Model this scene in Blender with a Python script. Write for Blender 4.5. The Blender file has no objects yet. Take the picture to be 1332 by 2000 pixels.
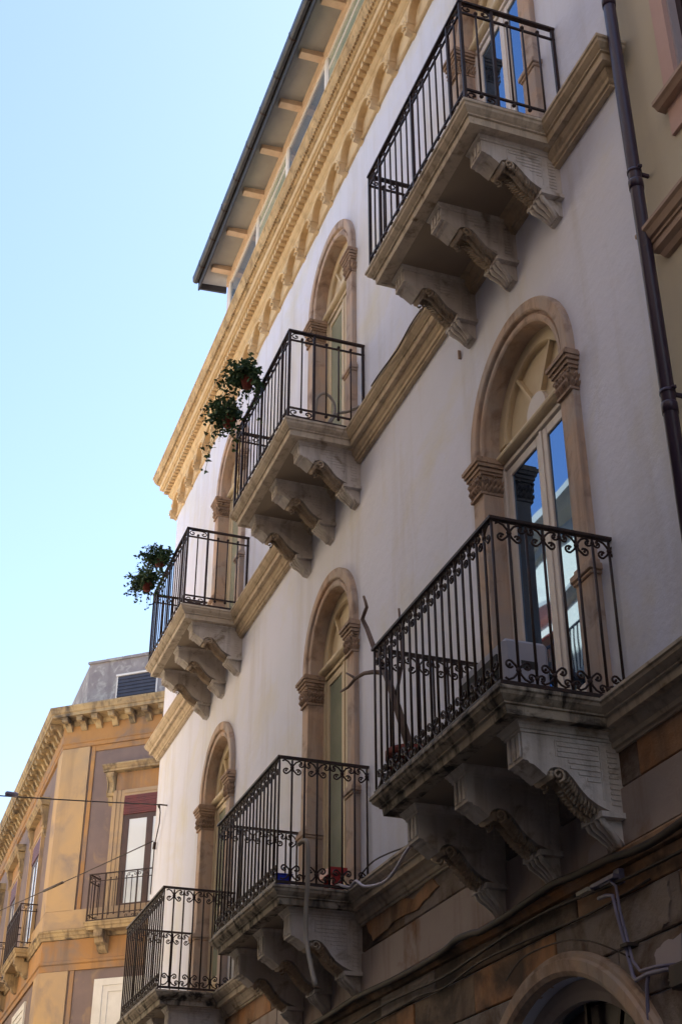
import bpy, math, random
from mathutils import Vector, Matrix, geometry
PI = math.pi
random.seed(7)
SC = bpy.context.scene
COL = SC.collection

# ------------------------------------------------------------------ camera
F_PX = 2652.64
psi, th, ro = math.radians(19.4804), math.radians(30.8039), math.radians(0.0123)
fwd = Vector((-math.cos(psi)*math.cos(th), math.sin(psi)*math.cos(th), math.sin(th)))
rgt = fwd.cross(Vector((0, 0, 1))).normalized()
upv = rgt.cross(fwd)
r2 = math.cos(ro)*rgt + math.sin(ro)*upv
u2 = -math.sin(ro)*rgt + math.cos(ro)*upv
cam = bpy.data.objects.new('camera', bpy.data.cameras.new('camera'))
COL.objects.link(cam)
cam.matrix_world = Matrix(((r2.x, u2.x, -fwd.x, 0), (r2.y, u2.y, -fwd.y, -4.6), (r2.z, u2.z, -fwd.z, 1.6), (0, 0, 0, 1)))
cam.data.sensor_fit = 'VERTICAL'
cam.data.sensor_height = 36
cam.data.lens = 36*F_PX/2000
cam.data.clip_start = 0.05
cam.data.clip_end = 2000
SC.camera = cam

# ------------------------------------------------------------------ light
SUN = Vector((-0.06, 0.62, 0.73)).normalized()          # direction towards the sun
elev = math.asin(SUN.z)
w = bpy.data.worlds.new('World'); SC.world = w; w.use_nodes = True
nt = w.node_tree
bg = nt.nodes['Background']
sky = nt.nodes.new('ShaderNodeTexSky'); sky.sky_type = 'NISHITA'; sky.sun_disc = False
sky.sun_elevation = elev
sky.sun_rotation = math.atan2(SUN.x, SUN.y)
sky.air_density = 1.0; sky.dust_density = 1.0; sky.ozone_density = 0.3
nt.links.new(sky.outputs[0], bg.inputs[0]); bg.inputs[1].default_value = 0.105
sl = bpy.data.lights.new('sun', 'SUN'); sl.energy = 5.0; sl.angle = math.radians(0.53); sl.color = (1.0, 0.90, 0.76)
so = bpy.data.objects.new('sun', sl); COL.objects.link(so)
so.rotation_euler = SUN.to_track_quat('Z', 'Y').to_euler()
so.location = (0, 0, 60)
SC.view_settings.view_transform = 'Standard'; SC.view_settings.look = 'None'
SC.view_settings.exposure = 1.97; SC.view_settings.gamma = 1.0; SC.view_settings.use_curve_mapping = False

# ------------------------------------------------------------------ materials
def M(name, a, b=None, c=None, scale=1.5, rough=0.85, bump=0.15, bscale=40.0, streak=0.0, scol=None, sscale=5.0,
      cpos=(0.56, 0.70), metallic=0.0, ior=1.45, cscale=None, bdist=0.01):
    m = bpy.data.materials.new(name); m.use_nodes = True
    n = m.node_tree.nodes; l = m.node_tree.links
    p = n['Principled BSDF']
    p.inputs['Roughness'].default_value = rough; p.inputs['Metallic'].default_value = metallic; p.inputs['IOR'].default_value = ior
    g = n.new('ShaderNodeNewGeometry')
    def noise(s, det=6, vec=None, dist=0.0):
        t = n.new('ShaderNodeTexNoise'); t.inputs['Scale'].default_value = s; t.inputs['Detail'].default_value = det
        t.inputs['Roughness'].default_value = 0.6; t.inputs['Distortion'].default_value = dist
        l.new(vec or g.outputs['Position'], t.inputs['Vector']); return t.outputs['Fac']
    def ramp(fac, p0, p1):
        r = n.new('ShaderNodeMapRange'); r.inputs['From Min'].default_value = p0; r.inputs['From Max'].default_value = p1
        l.new(fac, r.inputs['Value']); return r.outputs['Result']
    def mix(fac, x, y, t='MIX'):
        k = n.new('ShaderNodeMix'); k.data_type = 'RGBA'; k.blend_type = t
        l.new(fac, k.inputs['Factor']) if not isinstance(fac, float) else setattr(k.inputs['Factor'], 'default_value', fac)
        for s, v in ((6, x), (7, y)):
            if isinstance(v, tuple): k.inputs[s].default_value = (*v, 1)
            else: l.new(v, k.inputs[s])
        return k.outputs[2]
    col = a
    if b: col = mix(ramp(noise(scale), 0.36, 0.64), a, b)
    if c: col = mix(ramp(noise(cscale or scale*2.3, 9, dist=0.6), *cpos), col, c)
    if streak:
        mp = n.new('ShaderNodeMapping'); mp.inputs['Scale'].default_value = (sscale, sscale, sscale*0.10)
        l.new(g.outputs['Position'], mp.inputs['Vector'])
        f = ramp(noise(1.0, 5, mp.outputs['Vector']), 0.5, 0.72)
        mm = n.new('ShaderNodeMath'); mm.operation = 'MULTIPLY'; mm.inputs[1].default_value = streak; l.new(f, mm.inputs[0])
        col = mix(mm.outputs[0], col, scol or (0.08, 0.06, 0.05))
    if isinstance(col, tuple): p.inputs['Base Color'].default_value = (*col, 1)
    else: l.new(col, p.inputs['Base Color'])
    if bump:
        bn = n.new('ShaderNodeBump'); bn.inputs['Strength'].default_value = bump; bn.inputs['Distance'].default_value = bdist
        l.new(noise(bscale, 8), bn.inputs['Height']); l.new(bn.outputs[0], p.inputs['Normal'])
    return m

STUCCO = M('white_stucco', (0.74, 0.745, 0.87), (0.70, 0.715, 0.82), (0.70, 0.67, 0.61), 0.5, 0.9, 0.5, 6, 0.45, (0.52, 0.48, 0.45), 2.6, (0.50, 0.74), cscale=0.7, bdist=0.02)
COURSE = M('course_stone', (0.60, 0.48, 0.34), (0.50, 0.39, 0.27), (0.20, 0.15, 0.10), 2.0, 0.85, 0.3, 30, 0.45, (0.16, 0.11, 0.07), 9, (0.60, 0.78))
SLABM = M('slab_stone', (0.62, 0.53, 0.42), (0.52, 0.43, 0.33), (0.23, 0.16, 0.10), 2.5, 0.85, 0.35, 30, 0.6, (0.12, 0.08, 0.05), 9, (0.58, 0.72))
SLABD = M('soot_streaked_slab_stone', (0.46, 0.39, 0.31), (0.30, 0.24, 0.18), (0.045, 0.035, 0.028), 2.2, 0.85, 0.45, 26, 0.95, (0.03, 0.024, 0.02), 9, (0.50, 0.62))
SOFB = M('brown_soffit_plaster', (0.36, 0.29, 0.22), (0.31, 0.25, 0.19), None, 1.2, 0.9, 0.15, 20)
DARKR = M('light_damping_render', (0.15, 0.12, 0.10), (0.10, 0.08, 0.07), None, 0.7, 0.9, 0.3, 12)  # dark surface of the added light blockers across the street, cuts bounce
BRACK = M('bracket_plaster', (0.66, 0.61, 0.58), (0.55, 0.49, 0.44), (0.28, 0.22, 0.16), 3.0, 0.85, 0.6, 26, 0.5, (0.18, 0.135, 0.10), 9, (0.56, 0.72), cscale=5)
LEAFM = M('leaf_plaster', (0.54, 0.44, 0.34), (0.38, 0.29, 0.21), (0.54, 0.48, 0.40), 9.0, 0.9, 0.4, 60)
CORN = M('cornice_stone', (0.74, 0.56, 0.34), (0.66, 0.47, 0.26), (0.44, 0.29, 0.15), 1.6, 0.85, 0.35, 25, 0.3, (0.25, 0.15, 0.08), 7, (0.60, 0.80))
CROWNM = M('weathered_crown_stone', (0.68, 0.48, 0.26), (0.50, 0.34, 0.18), (0.22, 0.15, 0.08), 3.0, 0.9, 0.8, 22, 0.5, (0.20, 0.12, 0.06), 10, (0.54, 0.72), bdist=0.03)
PEACH = M('peach_stone', (0.56, 0.38, 0.265), (0.44, 0.365, 0.32), (0.27, 0.185, 0.14), 2.2, 0.85, 0.5, 24, 0.55, (0.20, 0.125, 0.09), 9, (0.53, 0.70), cscale=3.5)
CAPM = M('capital_stone', (0.45, 0.31, 0.22), (0.33, 0.23, 0.17), (0.16, 0.10, 0.07), 6.0, 0.85, 0.4, 60, 0.0, None, 5, (0.55, 0.68))
IRON = M('wrought_iron', (0.026, 0.015, 0.014), (0.042, 0.02, 0.015), (0.11, 0.042, 0.022), 14.0, 0.55, 0.3, 120, 0.0, None, 5, (0.60, 0.72), metallic=0.3)
CREAM = M('cream_wood', (0.66, 0.55, 0.38), (0.60, 0.48, 0.32), None, 3.0, 0.6, 0.1, 60, 0.2, (0.4, 0.3, 0.2), 14)
SASH = M('white_painted_wood', (0.72, 0.66, 0.62), (0.66, 0.60, 0.55), None, 3.0, 0.5, 0.08, 60, 0.15, (0.45, 0.4, 0.35), 14)
def glassm(name, base, ior=2.0, b2=None):
    m = M(name, base, b2, None, 1.2, 0.015, 0.0, ior=ior)
    nn, ll = m.node_tree.nodes, m.node_tree.links
    tx = nn.new('ShaderNodeTexNoise'); tx.inputs['Scale'].default_value = 1.3; tx.inputs['Detail'].default_value = 1
    gg = nn.new('ShaderNodeNewGeometry'); ll.new(gg.outputs['Position'], tx.inputs['Vector'])
    bb_ = nn.new('ShaderNodeBump'); bb_.inputs['Strength'].default_value = 0.25; bb_.inputs['Distance'].default_value = 0.01
    ll.new(tx.outputs['Fac'], bb_.inputs['Height']); ll.new(bb_.outputs[0], nn['Principled BSDF'].inputs['Normal'])
    m.node_tree.nodes['Principled BSDF'].inputs['Specular Tint'].default_value = (0.38, 0.62, 1.0, 1)  # blue tint stands in for deep sky blue in the reflections
    return m
GLASS = glassm('window_glass', (0.010, 0.014, 0.024), 4.5)
GLASSG = glassm('curtained_glass', (0.33, 0.35, 0.27), 1.5, (0.24, 0.27, 0.20))
GLASSF = glassm('pale_glass', (0.70, 0.70, 0.68), 1.5)
GLASSB = glassm('attic_glass', (0.10, 0.13, 0.18), 1.7)
GROUND = M('stained_ashlar_render', (0.40, 0.29, 0.21), (0.44, 0.19, 0.065), (0.09, 0.05, 0.03), 0.9, 0.9, 0.6, 16, 0.7, (0.06, 0.035, 0.025), 3.5, (0.47, 0.60), cscale=0.85, bdist=0.02)
GROUNDB = M('smoky_ashlar_render', (0.20, 0.145, 0.11), (0.25, 0.16, 0.10), (0.07, 0.05, 0.04), 1.1, 0.9, 0.7, 14, 0.7, (0.05, 0.035, 0.03), 3.5, (0.48, 0.62), cscale=1.2, bdist=0.03)
GROUNDC = M('worn_grey_ashlar_render', (0.33, 0.28, 0.26), (0.25, 0.20, 0.17), (0.12, 0.07, 0.045), 1.3, 0.9, 0.7, 14, 0.6, (0.10, 0.06, 0.04), 3.5, (0.50, 0.63), cscale=1.5, bdist=0.03)
GROUND2 = M('pale_lime_render', (0.44, 0.37, 0.34), (0.38, 0.31, 0.28), (0.24, 0.12, 0.06), 0.9, 0.9, 0.4, 16, 0.6, (0.20, 0.11, 0.06), 4.5, (0.56, 0.70), cscale=1.3)
JOINT = M('dark_joint', (0.10, 0.06, 0.04), (0.16, 0.10, 0.06), None, 3, 0.95, 0.3)
OCHRE = M('ochre_render', (0.42, 0.22, 0.08), (0.34, 0.175, 0.07), (0.25, 0.17, 0.12), 0.7, 0.9, 0.3, 12, 0.6, (0.15, 0.10, 0.07), 2.5, (0.48, 0.64), cscale=1.0)
OCHREL = M('pale_ochre_render', (0.52, 0.33, 0.15), (0.40, 0.28, 0.17), (0.28, 0.21, 0.16), 0.55, 0.9, 0.3, 12, 0.5, (0.22, 0.15, 0.10), 1.8, (0.52, 0.70), cscale=0.9)
MAUVE = M('grey_mauve_render', (0.22, 0.155, 0.135), (0.17, 0.125, 0.115), (0.30, 0.20, 0.125), 0.8, 0.9, 0.3, 14, 0.35, (0.16, 0.12, 0.11), 2.5, (0.55, 0.72))
OSTONE = M('soot_stained_stone', (0.46, 0.33, 0.17), (0.30, 0.21, 0.12), (0.07, 0.055, 0.045), 1.6, 0.9, 0.5, 14, 0.7, (0.06, 0.045, 0.04), 5, (0.52, 0.68), cscale=2.2)
ATTICG = M('bare_grey_cement', (0.30, 0.27, 0.27), (0.22, 0.19, 0.20), (0.40, 0.38, 0.36), 1.4, 0.95, 0.5, 10, 0.5, (0.12, 0.10, 0.10), 2.5, (0.52, 0.66))
GUTTER = M('dark_gutter_metal', (0.07, 0.07, 0.08), (0.05, 0.05, 0.055), (0.16, 0.10, 0.07), 4, 0.5, 0.1, 40, metallic=0.4, cpos=(0.62, 0.75))
SOFFIT = M('grey_soffit_boards', (0.36, 0.34, 0.30), (0.31, 0.29, 0.26), None, 2, 0.85, 0.2, 25)
RAFTER = M('rafter_wood', (0.62, 0.46, 0.32), (0.52, 0.37, 0.25), None, 6, 0.8, 0.2, 40)
PIPEM = M('brown_pipe_paint', (0.055, 0.034, 0.06), (0.04, 0.026, 0.05), (0.12, 0.07, 0.06), 3, 0.35, 0.05, 60, cpos=(0.62, 0.75))
YELLOW = M('pale_yellow_stucco', (0.60, 0.52, 0.38), (0.54, 0.47, 0.36), (0.46, 0.40, 0.33), 0.5, 0.9, 0.2, 10, 0.3, (0.42, 0.36, 0.28), 2.0, (0.58, 0.78))
PINK = M('pink_painted_surround', (0.60, 0.40, 0.34), (0.55, 0.36, 0.31), None, 1.5, 0.85, 0.15, 30, 0.2, (0.42, 0.27, 0.23), 6)
BROWNS = M('brown_sill_stone', (0.47, 0.34, 0.27), (0.40, 0.28, 0.21), (0.18, 0.11, 0.08), 3, 0.85, 0.25, 30, cpos=(0.6, 0.75))
LAV = M('grey_reveal_plaster', (0.46, 0.40, 0.42), (0.42, 0.37, 0.39), None, 1.5, 0.9, 0.15, 30)
SHUT = M('dark_shutter_paint', (0.035, 0.018, 0.022), (0.05, 0.025, 0.03), None, 4, 0.5, 0.1, 40)
MAROON = M('maroon_blind_wood', (0.16, 0.035, 0.03), (0.11, 0.03, 0.03), None, 4, 0.55, 0.1, 40)
DOORW = M('dark_brown_wood', (0.075, 0.035, 0.028), (0.055, 0.028, 0.024), None, 4, 0.5, 0.1, 40)
GREYSH = M('slate_shutter', (0.055, 0.055, 0.075), (0.04, 0.04, 0.06), None, 3, 0.6, 0.1, 40)
WHITEP = M('white_frame_paint', (0.70, 0.66, 0.60), (0.62, 0.58, 0.52), None, 2, 0.7, 0.1, 40, 0.2, (0.5, 0.45, 0.4), 6)
SUNW = M('cream_sunlit_render', (0.72, 0.62, 0.46), (0.68, 0.58, 0.42), (0.60, 0.50, 0.38), 0.6, 0.9, 0.2, 10)
SUNW2 = M('grey_stone_cornice', (0.48, 0.42, 0.34), (0.40, 0.35, 0.28), None, 0.8, 0.9, 0.3, 10)
REDM = M('red_awning_cloth', (0.55, 0.08, 0.06), (0.5, 0.07, 0.05), None, 2, 0.8, 0.0)
ASPH = M('asphalt', (0.05, 0.05, 0.052), (0.04, 0.04, 0.042), None, 2, 0.9, 0.3, 60)
PAVE = M('basalt_paving', (0.16, 0.15, 0.145), (0.12, 0.115, 0.11), None, 2, 0.85, 0.3, 30)
TERRA = M('terracotta', (0.24, 0.045, 0.03), (0.19, 0.035, 0.025), None, 8, 0.75, 0.15, 60)
LEAFG = M('plant_leaf', (0.06, 0.115, 0.04), (0.035, 0.07, 0.03), (0.12, 0.16, 0.06), 9, 0.6, 0.0, cpos=(0.58, 0.68))
BARK = M('dry_branch_bark', (0.20, 0.13, 0.10), (0.13, 0.085, 0.07), None, 8, 0.9, 0.3, 60)
ACM = M('grey_white_plastic', (0.42, 0.40, 0.45), (0.36, 0.34, 0.39), None, 2, 0.5, 0.0)
NETM = M('dark_netting', (0.035, 0.033, 0.03), (0.05, 0.045, 0.04), None, 10, 0.8, 0.0)
HOSEM = M('beige_hose_rubber', (0.34, 0.29, 0.24), (0.28, 0.24, 0.20), None, 6, 0.6, 0.0)
HOSEW = M('pale_lilac_hose', (0.55, 0.50, 0.56), (0.48, 0.43, 0.50), None, 6, 0.5, 0.0)
CABLE = M('black_cable', (0.03, 0.022, 0.02), (0.06, 0.035, 0.025), None, 5, 0.7, 0.0)
VIOLET = M('violet_grey_conduit', (0.25, 0.225, 0.34), (0.16, 0.14, 0.21), None, 5, 0.55, 0.0)
BLUEP = M('blue_plastic', (0.01, 0.03, 0.45), None, None, 5, 0.4, 0.0)
REDP = M('red_plastic', (0.42, 0.025, 0.02), None, None, 5, 0.4, 0.0)
LITW = M('pale_tile', (0.5, 0.45, 0.38), (0.42, 0.38, 0.32), None, 4, 0.8, 0.2)

# ------------------------------------------------------------------ mesh builder
class MB:
    def __init__(s): s.v = []; s.f = []; s.sm = []
    def add(s, vs, fs, smooth=False):
        o = len(s.v); s.v += [tuple(p) for p in vs]
        for f in fs: s.f.append(tuple(i+o for i in f)); s.sm.append(smooth)
        return s
    def box(s, x0, x1, y0, y1, z0, z1):
        vs = [(x, y, z) for x in (x0, x1) for y in (y0, y1) for z in (z0, z1)]
        return s.add(vs, [(0, 1, 3, 2), (4, 6, 7, 5), (0, 4, 5, 1), (2, 3, 7, 6), (0, 2, 6, 4), (1, 5, 7, 3)])
    def obox(s, a, b, w_, h_, up=(0, 0, 1)):
        a, b = Vector(a), Vector(b); d = (b-a).normalized(); u = Vector(up); r = d.cross(u).normalized(); u = r.cross(d)
        vs = [p + r*i*w_/2 + u*j*h_/2 for p in (a, b) for i in (-1, 1) for j in (-1, 1)]
        return s.add(vs, [(0, 1, 3, 2), (4, 6, 7, 5), (0, 4, 5, 1), (2, 3, 7, 6), (0, 2, 6, 4), (1, 5, 7, 3)])
    def prism_x(s, pts, x0, x1):      # pts (y, z)
        n = len(pts); vs = [(x0, *p) for p in pts] + [(x1, *p) for p in pts]
        return s.add(vs, [tuple(range(n))[::-1], tuple(range(n, 2*n))] + [(i, (i+1) % n, (i+1) % n+n, i+n) for i in range(n)])
    def prism_y(s, pts, y0, y1):      # pts (x, z)
        n = len(pts); vs = [(p[0], y0, p[1]) for p in pts] + [(p[0], y1, p[1]) for p in pts]
        return s.add(vs, [tuple(range(n)), tuple(range(n, 2*n))[::-1]] + [(i, i+n, (i+1) % n+n, (i+1) % n) for i in range(n)])
    def prism_z(s, pts, z0, z1):      # pts (x, y)
        n = len(pts); vs = [(*p, z0) for p in pts] + [(*p, z1) for p in pts]
        return s.add(vs, [tuple(range(n))[::-1], tuple(range(n, 2*n))] + [(i, (i+1) % n, (i+1) % n+n, i+n) for i in range(n)])
    def sweep(s, path, prof, closed=False):   # plan path (x,y); profile (p,z) p to the right hand of travel
        n = len(path); P = [Vector(p) for p in path]; rows = []
        for i in range(n):
            t0 = (P[i]-P[i-1]).normalized() if i > 0 else None
            t1 = (P[i+1]-P[i]).normalized() if i < n-1 else None
            t0 = t0 or t1; t1 = t1 or t0
            n0 = Vector((t0.y, -t0.x)); n1 = Vector((t1.y, -t1.x))
            m_ = (n0+n1); m_ = m_/(m_.length_squared/2) if m_.length > 1e-6 else n0
            rows.append([(P[i].x+m_.x*p, P[i].y+m_.y*p, z) for p, z in prof])
        k = len(prof); vs = [q for r in rows for q in r]; fs = []
        for i in range(n-1):
            for j in range(k):
                fs.append((i*k+j, (i+1)*k+j, (i+1)*k+(j+1) % k, i*k+(j+1) % k))
        fs += [tuple(range(k))[::-1], tuple(range((n-1)*k, n*k))]
        return s.add(vs, fs)
    def arc(s, cx, zc, prof, a0=0.0, a1=PI, n=28):     # prof (r, y) revolved about y axis through (cx, zc)
        k = len(prof); vs = []; fs = []
        for i in range(n+1):
            a = a0+(a1-a0)*i/n
            vs += [(cx+r*math.cos(a), y, zc+r*math.sin(a)) for r, y in prof]
        for i in range(n):
            for j in range(k):
                fs.append((i*k+j, i*k+(j+1) % k, (i+1)*k+(j+1) % k, (i+1)*k+j))
        fs += [tuple(range(k)), tuple(range(n*k, (n+1)*k))[::-1]]
        return s.add(vs, fs)
    def tube(s, pts, r, n=6, taper=None):
        P = [Vector(p) for p in pts]; m_ = len(P); vs = []; fs = []; ref = None
        for i, p in enumerate(P):
            t = (P[min(i+1, m_-1)]-P[max(i-1, 0)])
            t = t.normalized() if t.length > 1e-9 else Vector((0, 0, 1))
            if ref is None: ref = t.orthogonal().normalized()
            ref = (ref - t*ref.dot(t)); ref = ref.normalized() if ref.length > 1e-6 else t.orthogonal().normalized()
            b = t.cross(ref); rr = r if taper is None else r+(taper-r)*i/max(1, m_-1)
            vs += [p + (ref*math.cos(2*PI*k/n)+b*math.sin(2*PI*k/n))*rr for k in range(n)]
        for i in range(m_-1):
            for k in range(n): fs.append((i*n+k, i*n+(k+1) % n, (i+1)*n+(k+1) % n, (i+1)*n+k))
        fs += [tuple(range(n))[::-1], tuple(range((m_-1)*n, m_*n))]
        return s.add(vs, fs, True)
    def lathe(s, prof, cx=0, cy=0, n=16, smooth=True):     # prof (r,z)
        k = len(prof); vs = []; fs = []
        for i in range(n):
            a = 2*PI*i/n; vs += [(cx+r*math.cos(a), cy+r*math.sin(a), z) for r, z in prof]
        for i in range(n):
            for j in range(k-1): fs.append((i*k+j, ((i+1) % n)*k+j, ((i+1) % n)*k+j+1, i*k+j+1))
        return s.add(vs, fs, smooth)
    def ball(s, c, rx, ry=None, rz=None, n=6, m_=4):
        ry = ry or rx; rz = rz or rx; vs = [(c[0], c[1], c[2]-rz)]; fs = []
        for i in range(1, m_):
            a = -PI/2+PI*i/m_
            vs += [(c[0]+rx*math.cos(a)*math.cos(2*PI*k/n), c[1]+ry*math.cos(a)*math.sin(2*PI*k/n), c[2]+rz*math.sin(a)) for k in range(n)]
        vs.append((c[0], c[1], c[2]+rz))
        for k in range(n):
            fs.append((0, 1+(k+1) % n, 1+k))
            for i in range(m_-2): fs.append((1+i*n+k, 1+i*n+(k+1) % n, 1+(i+1)*n+(k+1) % n, 1+(i+1)*n+k))
            fs.append((len(vs)-1, 1+(m_-2)*n+k, 1+(m_-2)*n+(k+1) % n))
        return s.add(vs, fs, True)
    def mesh(s, name, mat):
        me = bpy.data.meshes.new(name); me.from_pydata(s.v, [], s.f); me.materials.append(mat)
        me.polygons.foreach_set('use_smooth', s.sm); me.update()
        return me

def link(name, data, parent=None, loc=(0, 0, 0), rz=0.0):
    o = bpy.data.objects.new(name, data); COL.objects.link(o); o.location = loc
    if rz: o.rotation_euler = (0, 0, rz)
    if parent is not None: o.parent = parent
    return o
def fixn(me):
    import bmesh
    b = bmesh.new(); b.from_mesh(me); bmesh.ops.recalc_face_normals(b, faces=b.faces); b.to_mesh(me); b.free()
def put(name, mb, mat, parent=None, loc=(0, 0, 0), rz=0.0, kind=None, bevel=0.0):
    me = mb.mesh(name, mat); fixn(me)
    o = link(name, me, parent, loc, rz)
    if kind: o['kind'] = kind
    if bevel:
        bv = o.modifiers.new('bevel', 'BEVEL'); bv.width = bevel; bv.segments = 1; bv.limit_method = 'ANGLE'; bv.angle_limit = math.radians(40)
    return o
def tag(o, label, cat, group=None, kind=None):
    o['label'] = label; o['category'] = cat
    if group: o['group'] = group
    if kind: o['kind'] = kind
    return o
def thing(name, loc, label, cat, group=None, rz=0.0):
    return tag(link(name, None, None, loc, rz), label, cat, group)
def copy_tree(o, parent=None):
    c = o.copy(); COL.objects.link(c); c.parent = parent
    for ch in list(o.children): copy_tree(ch, c)
    return c
def again(o, parent, loc, rz=0.0):     # another piece that shares the mesh
    c = o.copy(); COL.objects.link(c); c.parent = parent; c.location = loc
    if rz: c.rotation_euler = (0, 0, rz)
    return c

# ------------------------------------------------------------------ ground
put('ground', MB().box(-400, 400, -400, 400, -0.5, -0.02), ASPH, kind='structure')
put('road', MB().box(-200, 60, -5.6, -1.4, -0.3, 0.0), ASPH, kind='structure')
pm = MB(); pm.box(-22.0, 60, -1.4, 0.1, -0.3, 0.13); pm.box(-200, -33, -1.4, 0.0, -0.3, 0.13)
put('pavement', pm, PAVE, kind='structure')
put('pavement', MB().box(-200, 60, -7.0, -5.6, -0.3, 0.13), PAVE, kind='structure')

# ================================================================== main building
BX = -14.5
house = thing('palazzo', (BX, 0, 0), 'white three-bay palazzo with arched windows and iron balconies under a corbelled cornice', 'building')
OFF = (-BX, 0, 0)
XL, XR = -22.55, -6.36
BAYS = [-8.40, -13.31, -18.25]
TL, TU = 5.11, 10.41
HW, OW = 0.88, 0.67
ZC = 3.13           # arch centre above floor

# ---- wall with arched openings
def hole(cx, T):
    first = T == TL and cx == BAYS[0]
    zc = T+ZC+(0.05 if first else 0); r = OW+(0.09 if first else 0.04)
    pts = [(cx-r, T-0.02), (cx+r, T-0.02)]
    pts += [(cx+r*math.cos(a), zc+r*math.sin(a)) for a in [PI*i/20 for i in range(21)]]
    return pts
GX, GZ, GR = -8.5, 2.25, 1.5
def ghole():
    r = GR-0.16
    return [(GX-r, 0.1), (GX+r, 0.1)] + [(GX+r*math.cos(PI*i/24), GZ+r*math.sin(PI*i/24)) for i in range(25)]
holes = [hole(c, T) for T in (TL, TU) for c in BAYS] + [ghole()]
outer = [(XL, 0.0), (XR, 0.0), (XR, 16.0), (XL, 16.0)]
mb = MB()
polys = [[Vector((x, 0, z)) for x, z in outer]] + [[Vector((x, 0, z)) for x, z in h] for h in holes]
tris = geometry.tessellate_polygon(polys)
allp = [p for pl in polys for p in pl]
mb.add([tuple(p) for p in allp], [tuple(t) for t in tris])
for h in holes:
    n = len(h)
    mb.add([(x, 0, z) for x, z in h]+[(x, 0.4, z) for x, z in h], [(i, (i+1) % n, (i+1) % n+n, i+n) for i in range(n)])
mb.add([(XL, 0, 0), (XL, 9, 0), (XL, 9, 16), (XL, 0, 16)], [(0, 1, 2, 3)])
mb.add([(XR, 0, 0), (XR, 9, 0), (XR, 9, 16), (XR, 0, 16)], [(3, 2, 1, 0)])
mb.add([(XL, 9, 0), (XR, 9, 0), (XR, 9, 16), (XL, 9, 16)], [(0, 1, 2, 3)])
mb.add([(XL, 0, 16), (XR, 0, 16), (XR, 9, 16), (XL, 9, 16)], [(0, 1, 2, 3)])
put('wall', mb, STUCCO, house, OFF)

# ---- string courses with returned ends
def course(T, h, mat):
    k = h/0.155
    prof = [(0.0, 0.0), (0.25, 0.0), (0.25, -0.022*k), (0.238, -0.03*k), (0.232, -0.05*k), (0.205, -0.075*k), (0.19, -0.085*k), (0.19, -0.095*k), (0.172, -0.1*k),
            (0.165, -0.155*k), (0.115, -0.157*k), (0.112, -0.175*k), (0.095, -0.2*k), (0.075, -0.215*k), (0.07, -0.245*k), (0.05, -0.25*k), (0.05, -0.27*k), (0.0, -0.27*k)]
    return MB().sweep([(XL, 0.3), (XL, 0), (-6.48, 0), (-6.48, 0.02)], [(p, T+z) for p, z in prof])
put('string_course', course(TU, 0.185, COURSE), COURSE, house, OFF)
put('string_course', course(TL, 0.160, COURSE), SLABM, house, OFF)

# ---- ground floor render courses (stone by stone) above the arched doorway
def bottom(x, R=GR-0.05):
    d = abs(x-GX)
    return GZ+math.sqrt(R*R-d*d) if d < R else -1
bands = [(4.60, 4.86, 0.022, 4.9, GROUND), (4.215, 4.585, 0.030, 3.4, GROUND2), (3.925, 4.095, 0.020, 1.35, GROUND), (3.615, 3.91, 0.022, 1.5, GROUND),
         (3.29, 3.60, 0.018, 1.25, GROUND), (2.96, 3.275, 0.024, 1.45, GROUND), (2.62, 2.945, 0.020, 1.3, GROUND), (2.28, 2.605, 0.022, 1.4, GROUND), (1.9, 2.265, 0.02, 1.4, GROUND)]
for z0, z1, d, L, m in bands:
    x = XR-0.05 - random.random()*0.5*L
    x1 = XR-0.02
    while x1 > -22.3:
        x0 = max(x, -22.5)
        a, b = x0+0.006, x1-0.006
        segs = []; cur = []
        N = max(2, int((b-a)/0.05)) if (b > GX-GR and a < GX+GR and z0 < GZ+GR) else 1
        for i in range(N+1):
            xx = a+(b-a)*i/N; zb = max(z0, bottom(xx)+0.004)
            if zb < z1-0.01: cur.append((xx, zb))
            else:
                if len(cur) > 1: segs.append(cur)
                cur = []
        if len(cur) > 1: segs.append(cur)
        for sgm in segs:
            pts = sgm + [(sgm[-1][0], z1), (sgm[0][0], z1)]
            mm = m if m is GROUND2 else random.choices((GROUND, GROUNDB, GROUNDC), (0.5, 0.3, 0.35 if x1 < -8 else 0.8))[0]
            put('stone', MB().prism_y(pts, -d-random.random()*0.012, 0.01), mm, house, OFF, bevel=0.006)
        x1 = x0; x = x0 - L*(0.8+0.4*random.random())
# narrow weathered ledge
put('ledge', MB().sweep([(XL, 0), (XR-0.02, 0)], [(0, 4.205), (0.05, 4.205), (0.085, 4.175), (0.085, 4.15), (0.06, 4.14), (0.045, 4.105), (0, 4.10)]), GROUND, house, OFF)

# ---- arched doorway
dm = link('arched_doorway', None, house, (GX-BX, 0, 0))
r = GR
pr = [(r-0.16, 0.02), (r-0.16, -0.075), (r-0.13, -0.095), (r-0.06, -0.10), (r-0.045, -0.075), (r-0.02, -0.075), (r, -0.05), (r, 0.02)]
put('archivolt', MB().arc(0, GZ, pr, 0, PI, 40), PEACH, dm)
for sx in (-1, 1): put('jamb', MB().box(*sorted((sx*(r-0.16), sx*r)), -0.09, 0.02, 0.1, GZ), PEACH, dm)
pr = [(r-0.30, 0.16), (r-0.30, 0.10), (r-0.24, 0.08), (r-0.165, 0.08), (r-0.165, 0.16)]
put('inner_arch', MB().arc(0, GZ, pr, 0, PI, 40), GROUND2, dm)
pts = [(-r+0.31, 0.1), (r-0.31, 0.1)] + [((r-0.31)*math.cos(PI*i/24), GZ+(r-0.31)*math.sin(PI*i/24)) for i in range(25)]
put('door_panel', MB().prism_y(pts, 0.22, 0.30), SHUT, dm)
gm = MB()
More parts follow.
